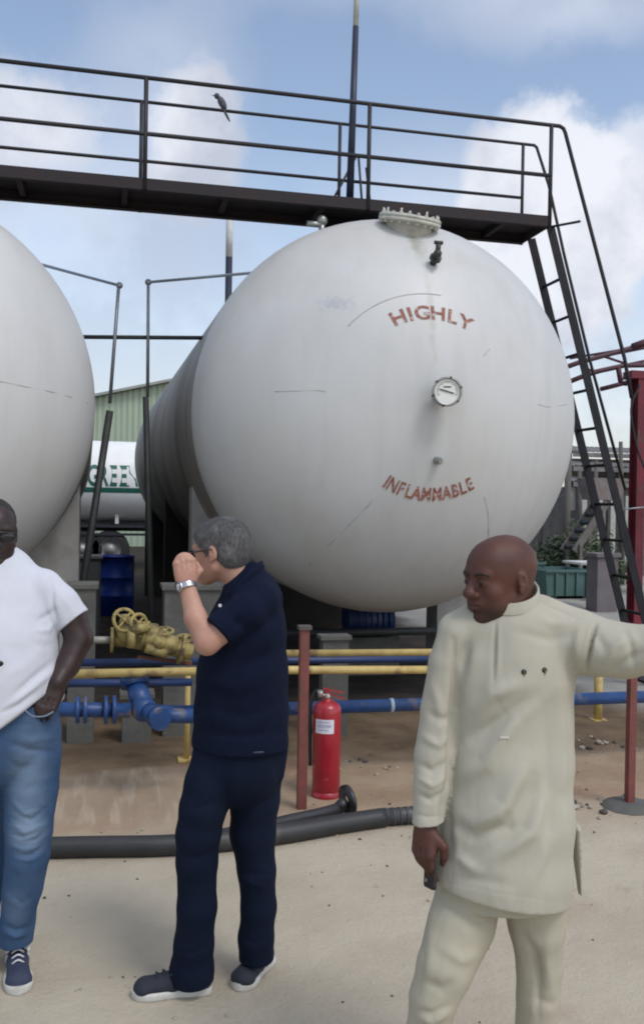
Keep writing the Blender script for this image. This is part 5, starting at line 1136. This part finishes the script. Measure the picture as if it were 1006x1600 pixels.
# standing band collar: open ring round the neck
P = []
nc = J(794, 958, .015); nn_ = np.array([0, 0, 1.])+TOW*.42+LEFT*.12; p0_ = J(774, 964, -.1)
for a in np.linspace(0, 2*math.pi, 40):
    q_ = nc+RT*math.cos(a)*.079+AWAY*math.sin(a)*.079; q_[2] += -((q_-p0_) @ nn_)/nn_[2]; P.append((a, q_))
v = []; fq = []
for a, p in P:
    o_ = RT*math.cos(a)+AWAY*math.sin(a)
    for r_, z_ in ((.006, -.02), (.003, .008), (.0, .012), (-.004, .008), (-.006, -.03)): v.append(p+o_*r_+np.array([0, 0, z_]))
for i in range(39):
    for j in range(4): fq.append((i*5+j, (i+1)*5+j, (i+1)*5+j+1, i*5+j+1))
part('band_collar', MB().add(v, fq, True), KF, kf)
# two dark studs and small tab on the chest, found on the cloth itself
def on_cloth(o, px, py):
    dg = bpy.context.evaluated_depsgraph_get(); base = Vector(WLOC[o.name]); r_ = ray(px, py)
    hit, loc, nor, _ = o.ray_cast(Vector(CAM)-base, Vector(r_/np.linalg.norm(r_)))
    return (np.array(loc)+np.array(base), np.array(nor)) if hit else (PZ(px, py, Z2-.13), -FW)
bpy.context.view_layer.update()
BK = mat('stud_black', (.01, .01, .01), .3)
for px, py in ((818, 1050), (850, 1047)):
    c, n_ = on_cloth(kf, px, py); part('stud', MB().lathe([(.0001, .003), (.006, .003), (.0075, .0005), (.0075, -.003)], c, n_, 16), BK, kf)
    part('thread_loop', MB().tube(bez([c+n_*.002, c+n_*.003+DN*.009+RT*.002, c+n_*.001+DN*.013-RT*.004], 4), .0014, 5), mat('thread_cream', (.3, .27, .2), .8), kf)
c, n_ = on_cloth(kf, 788, 1152); part('tab', MB().box(c+n_*.001, (.024, .002, .006), (RT, n_, np.cross(RT, n_))), mat('tab_pale', (.62, .6, .52), .7), kf)
# trousers
S = Field(*boxf(J, 625, 895, 1330, 1800, -.2, .2), .0055)
S.cone(J(782, 1345, .0), J(782, 1395, .0), 96*s2, 96*s2, .02, AWAY, (.8, .8), cuts=[(J(782, 1404, 0), DN)])
S.chain(C2([(734, 1392, -.0, 54, 1.), (722, 1440, -.03, 52, 1.), (694, 1510, -.07, 42, 1.05), (676, 1560, -.08, 35, 1.1), (668, 1620, -.07, 33, 1.1), (662, 1700, -.05, 32, 1.1), (662, 1790, -.03, 33, 1.1)]), .01, AWAY, cuts=[(np.array([0, 0, .07]), DN)])
S.chain(C2([(833, 1410, .0, 49, 1.), (838, 1450, .01, 44, 1.), (842, 1510, .02, 35, 1.05), (840, 1560, .02, 31, 1.1), (838, 1620, .03, 32, 1.1), (835, 1700, .06, 31, 1.1), (834, 1780, .08, 32, 1.1)]), .01, AWAY, cuts=[(np.array([0, 0, .07]), DN)])
st = [([(815, 1460), (835, 1490), (842, 1530), (840, 1600)], 7, -.012), ([(800, 1460), (812, 1500), (818, 1540)], 8, .008), ([(860, 1450), (852, 1500), (862, 1560)], 8, .007), ([(690, 1480), (720, 1500), (745, 1490)], 9, .007), ([(660, 1530), (690, 1545), (712, 1530)], 8, -.007), ([(650, 1590), (675, 1597), (700, 1580)], 6, .009), ([(650, 1580), (675, 1584), (700, 1570)], 5, -.007), ([(675, 1430), (672, 1500), (660, 1560)], 9, .006), ([(700, 1410), (740, 1440), (770, 1420)], 9, -.006), ([(835, 1560), (860, 1570), (868, 1560)], 6, -.005)]
grown('trousers', S, fabric('cream_trouser_cloth', (.43, .4, .315), (.39, .36, .28), .85, 1.6, .12), p2, 2, st, [(25, 24, .004, (1, 1, .5)), (26, 60, .001)])
BS = mat('brown_leather', (.06, .035, .02), .4, col2=(.04, .022, .014), scale=12); BSO = mat('brown_sole', (.03, .02, .015), .6)
f1, f2 = J(662, 1800, -.03), J(834, 1790, .08)
for c in (f1, f2): c = c*np.array([1, 1, 0]); d_ = (TOW*.9+LEFT*.45)*np.array([1, 1, 0]); d_ /= np.linalg.norm(d_); shoe(p2, c+d_*.2, c-d_*.08, BS, BSO, .047)
# phone held in the hanging hand
pc = wr2+hdn/np.linalg.norm(hdn)*.088; hd_ = hdn/np.linalg.norm(hdn); na = np.array(TOW*.3+LEFT*.95); na -= hd_*(na @ hd_); na /= np.linalg.norm(na); sa = np.cross(hd_, na)
PHB = mat('phone_black', (.012, .012, .014), .2)
tp = thing('phone', 'dark smartphone held low in the hand of the man in the kaftan', 'phone', pc)
pp = pc-na*.022; mb = MB(); w_, h_ = .033, .07; pl = []
for cx_, cy_, a0 in ((w_-.008, h_-.008, 0), (-w_+.008, h_-.008, 90), (-w_+.008, -h_+.008, 180), (w_-.008, -h_+.008, 270)):
    for a in (0, 30, 60, 90): a = math.radians(a0+a); pl.append(pp+sa*(cx_+.008*math.cos(a))+hd_*(cy_+.008*math.sin(a)))
mb.prism(pl, -na*.004, na*.004); part('case', mb, PHB, tp)
part('screen', MB().box(pp-na*.0045, (.06, .132, .001), (sa, hd_, na)), mat('phone_glass', (.01, .012, .015), .08), tp)
part('camera_lens', MB().tube([pp+na*.003+hd_*.052+sa*.018, pp+na*.006+hd_*.052+sa*.018], .006, 14), mat('lens_rim', (.5, .5, .5), .2, .8), tp)

# ================= the man in the white T-shirt at the left edge
Z3 = 3.48; s3 = Z3/F
J = lambda px, py, dz=0.: PZ(px, py, Z3+dz)
C3 = lambda l: [(J(px, py, dz), w*s3, f) for px, py, dz, w, f in l]
SK3 = skin('skin_dark', (.045, .026, .024), (.028, .017, .016), .42)
B3 = Field(*boxf(J, -165, 150, 780, 1560, -.25, .22), .0047)
hc = J(-9, 833, .0); fd = RT*.42+TOW*.9+DN*.08
HP, HA = head_field(B3, hc, fd, np.array([0, 0, 1.]), 1.04, 1.15, 1.05, 1.08)
B3.cone(HP(0, -.03, -.04), J(-6, 905, .03), .066, .072, .02)
B3.chain(C3([(-6, 930, .03, 60, .8), (-6, 1000, .02, 72, .8), (-5, 1120, .0, 76, .85)]), .03, AWAY)
B3.chain(C3([(46, 1160, 0, 28, 1), (46, 1290, -.02, 22, 1), (36, 1390, .0, 19, 1), (25, 1480, .06, 16, 1)]), .02); B3.chain(C3([(-46, 1160, .07, 26, 1), (-34, 1290, .13, 22, 1), (-30, 1340, .14, 20, 1), (-34, 1400, .14, 18, 1), (-42, 1480, .15, 16, 1)]), .02)
B3.chain(C3([(72, 925, .02, 24, 1), (112, 965, .03, 23, 1), (124, 998, .03, 21.5, 1), (106, 1040, -.02, 18.5, 1), (90, 1066, -.07, 14.5, 1)]), .012)
hand_field(B3, J(90, 1066, -.07), J(66, 1112, -.11)-J(90, 1066, -.07), TOW*.8+RT*.5, LEFT+TOW*.3, (.35, .35, .4, .4), (.5, .3), 1.12, .0)
B3.chain(C3([(-84, 925, .02, 24, 1), (-124, 998, .03, 21, 1), (-105, 1066, -.07, 15, 1)]), .012); hand_field(B3, J(-105, 1066, -.07), J(-80, 1112, -.11)-J(-105, 1066, -.07), TOW*.8-RT*.5, RT, (.35, .35, .4, .4), (.5, .3), 1.1, .0)
p3 = grown('person', B3, SK3, None, 2, lam=.35); tag(p3, 'man in a white T-shirt and faded jeans, one hand in his pocket', 'person')
S = Field(hc-.17, hc+.17, .004); S.ell(HP(0, -.02, .04), np.array([.079, .101, .087])*1.04, HA); S.cut(HP(0, .06, .035), HA[1]*.8-HA[2]*.6); S.cut(HP(0, 0, .0), -HA[2]*.9+HA[1]*.35)
grown('hair', S, mat('black_hair', (.016, .015, .015), .9, col2=(.03, .03, .03), scale=50, bump=.6, bscale=260), p3, 2, noise=[(9, 240, .0006)])
g_ = part('sunglasses', MB().tube([HP(.082, -.01, .012), HP(.076, .05, .01), HP(.063, .09, .006)], .003, 6).tube([HP(-.082, -.01, .012), HP(-.076, .05, .01), HP(-.063, .09, .006)], .003, 6).tube(bez([HP(-.063, .09, .01), HP(-.03, .113, .014), HP(.03, .113, .014), HP(.063, .09, .01)], 4), .003, 6), GL, p3)
for s_ in (-1, 1): part('lens', MB().ell(HP(s_*.036, .107, -.004), (.026, .005, .019), 20, 10, HA), MATS['lens_dark'], g_)
TE = fabric('white_cotton', (.6, .62, .68), (.55, .57, .63), .85, 2, .12)
S = Field(*boxf(J, -165, 150, 865, 1160, -.26, .26), .0052)
e1, e2 = J(0, 1137, -.15), J(60, 1090, -.15); hn = np.cross(AWAY, e2-e1); hn = hn if hn[2] < 0 else -hn
S.chain(C3([(-6, 893, .03, 40, .9), (-6, 920, .03, 72, .75), (-5, 960, .02, 88, .78), (-4, 1010, .0, 93, .85), (-3, 1060, -.01, 96, .9), (-3, 1110, -.01, 97, .9), (-3, 1150, 0, 97, .9)]), .02, AWAY, cuts=[(e1, hn), (J(0, 1140), DN)])
S.cone(J(8, 896, .03), J(68, 912, .03), .05, .056, .03); S.cone(J(-6, 905, .03), J(-78, 915, .03), .05, .055, .03)
hd = J(122, 975, .03)-J(84, 925, .03); hd /= np.linalg.norm(hd)
S.chain(C3([(70, 918, .02, 28, 1), (95, 945, .025, 29, 1), (128, 985, .03, 29, 1)]), .02, AWAY, cuts=[(J(119, 968, .03), hd)])
hd = J(-132, 975, .03)-J(-94, 925, .03); hd /= np.linalg.norm(hd)
S.chain(C3([(-80, 918, .02, 28, 1), (-105, 945, .025, 29, 1), (-138, 985, .03, 29, 1)]), .02, AWAY, cuts=[(J(-129, 968, .03), hd)])
S.cone(J(86, 1040, .04), J(88, 1086, .03), 12*s3, 13*s3, .02, cuts=[(J(90, 1098, .03), DN)])
st = [([(96, 975), (112, 966), (134, 946)], 2, -.002), ([(82, 905), (82, 945), (90, 975)], 4, -.010), ([(60, 970), (78, 960), (88, 950)], 5, -.008), ([(55, 985), (75, 985), (88, 968)], 5, .007), ([(20, 1090), (50, 1062), (88, 1030)], 6, -.009), ([(10, 1105), (48, 1078), (82, 1050)], 5, .008), ([(0, 1115), (30, 1102), (55, 1082)], 4, -.007), ([(45, 1000), (70, 1010), (90, 1000)], 7, -.004), ([(98, 925), (112, 950), (122, 965)], 6, .003), ([(0, 1060), (40, 1040), (80, 1000)], 9, .004)]
tee = grown('t_shirt', S, TE, p3, 2, st, [(31, 24, .003, (1, 1, .6)), (32, 60, .0008)])
part('print_mark', MB().ell(J(-3, 1037, -.232), (.02, .004, .012), 12, 8), BK, tee)
# jeans: faded over thigh and knee (wear of the cloth)
kc = J(44, 1290, -.12); kw = J(46, 1310, -.12)
def fade(ns, L, tc, out):
    geo = ns.new('ShaderNodeNewGeometry'); o_ = out
    for c_, rad, st_ in ((J(44, 1215, -.1), (.09, .13, .3), .42), (J(46, 1300, -.1), (.085, .13, .12), .5), (J(-60, 1250, -.1), (.08, .13, .25), .4), (J(26, 1420, -.05), (.06, .12, .12), .25)):
        m = ns.new('ShaderNodeMapping'); m.vector_type = 'TEXTURE'; m.inputs['Location'].default_value = c_; m.inputs['Scale'].default_value = rad; L.new(geo.outputs['Position'], m.inputs[0])
        ln_ = ns.new('ShaderNodeVectorMath'); ln_.operation = 'LENGTH'; L.new(m.outputs[0], ln_.inputs[0])
        n = ns.new('ShaderNodeTexNoise'); n.inputs['Scale'].default_value = 1; n.inputs['Detail'].default_value = 5; mq = ns.new('ShaderNodeMapping'); mq.inputs['Scale'].default_value = (14, 14, 55); mq.inputs['Rotation'].default_value = (0, .25, 0); L.new(geo.outputs['Position'], mq.inputs[0]); L.new(mq.outputs[0], n.inputs['Vector'])
        a = ns.new('ShaderNodeMath'); a.operation = 'MULTIPLY_ADD'; L.new(n.outputs[0], a.inputs[0]); a.inputs[1].default_value = .45; L.new(ln_.outputs['Value'], a.inputs[2])
        r = ns.new('ShaderNodeMapRange'); r.interpolation_type = 'SMOOTHSTEP'; L.new(a.outputs[0], r.inputs['Value']); r.inputs['From Min'].default_value = 1.3; r.inputs['From Max'].default_value = .3; r.inputs['To Max'].default_value = st_
        x = ns.new('ShaderNodeMixRGB'); L.new(r.outputs[0], x.inputs[0]); L.new(o_, x.inputs[1]); x.inputs[2].default_value = (.27, .36, .46, 1); o_ = x.outputs[0]
    return o_
DEN = fabric('faded_denim', (.04, .082, .165), (.065, .115, .21), .85, 6, .3, extra=fade)
S = Field(*boxf(J, -110, 105, 1080, 1500, -.24, .26), .0052)
S.cone(J(-2, 1095, .0), J(-2, 1140, 0), 93*s3, 92*s3, .02, AWAY, (.85, .85), cuts=[(J(0, 1092), -DN)])
S.chain(C3([(48, 1140, 0, 47, 1.), (48, 1180, 0, 46, 1.), (49, 1230, -.01, 41, 1.05), (46, 1290, -.02, 37, 1.1), (44, 1335, -.02, 33, 1.1), (35, 1390, .0, 30, 1.1), (28, 1440, .03, 27, 1.1), (24, 1490, .06, 27, 1.1)]), .008, AWAY, cuts=[(J(24, 1476, .03), DN)])
S.chain(C3([(-50, 1140, 0.05, 46, 1.), (-46, 1180, .08, 47, 1.), (-40, 1230, .11, 44, 1.05), (-33, 1290, .13, 42, 1.1), (-29, 1335, .14, 40, 1.1), (-32, 1390, .14, 37, 1.1), (-38, 1440, .12, 32, 1.1), (-42, 1480, .15, 30, 1.1)]), .008, AWAY, cuts=[(J(-40, 1466, .1), DN)])
st = [([(14, 1160), (45, 1172), (88, 1176)], 5, -.008), ([(20, 1150), (50, 1158), (90, 1152)], 5, .006), ([(16, 1248), (38, 1272), (60, 1266)], 4, .006), ([(30, 1272), (50, 1282), (74, 1262)], 3, -.007), ([(18, 1285), (40, 1302), (76, 1284)], 4, .006), ([(14, 1302), (34, 1308), (56, 1300)], 3, -.007), ([(40, 1316), (58, 1312), (74, 1298)], 3, -.006), ([(12, 1318), (38, 1328), (66, 1322)], 4, .006), ([(30, 1340), (52, 1336), (70, 1318)], 3, -.006), ([(20, 1340), (48, 1344), (68, 1334)], 4, .006), ([(10, 1185), (30, 1200), (60, 1196)], 6, -.005), ([(20, 1400), (35, 1412), (55, 1400)], 5, -.005), ([(5, 1445), (25, 1455), (48, 1448)], 4, -.006), ([(5, 1455), (25, 1464), (48, 1458)], 3.5, .006), ([(78, 1140), (80, 1200), (74, 1280)], 3, -.003), ([(60, 1225), (30, 1240)], 6, -.004)]
jn = grown('jeans', S, DEN, p3, 2, st, [(35, 30, .003, (1, 1, .6)), (36, 80, .001)])
part('pocket_edge', MB().tube(bez([J(40, 1110, -.215), J(52, 1119, -.21), J(70, 1119, -.195), J(84, 1112, -.16)], 5), .003, 6), mat('denim_edge', (.16, .21, .29), .8), jn)
SN = mat('trainer_navy', (.02, .028, .06), .7, col2=(.035, .045, .09), scale=40, bump=.3, bscale=220); LW_ = mat('lace_white', (.7, .7, .72), .7)
shoe(p3, PG(29, 1556), PG(27, 1490), SN, SW, .05, lace=LW_, stripe=WS, h=.085)
shoe(p3, PG(-52, 1535), PG(-42, 1472), SN, SW, .05, lace=LW_, stripe=WS, h=.085)
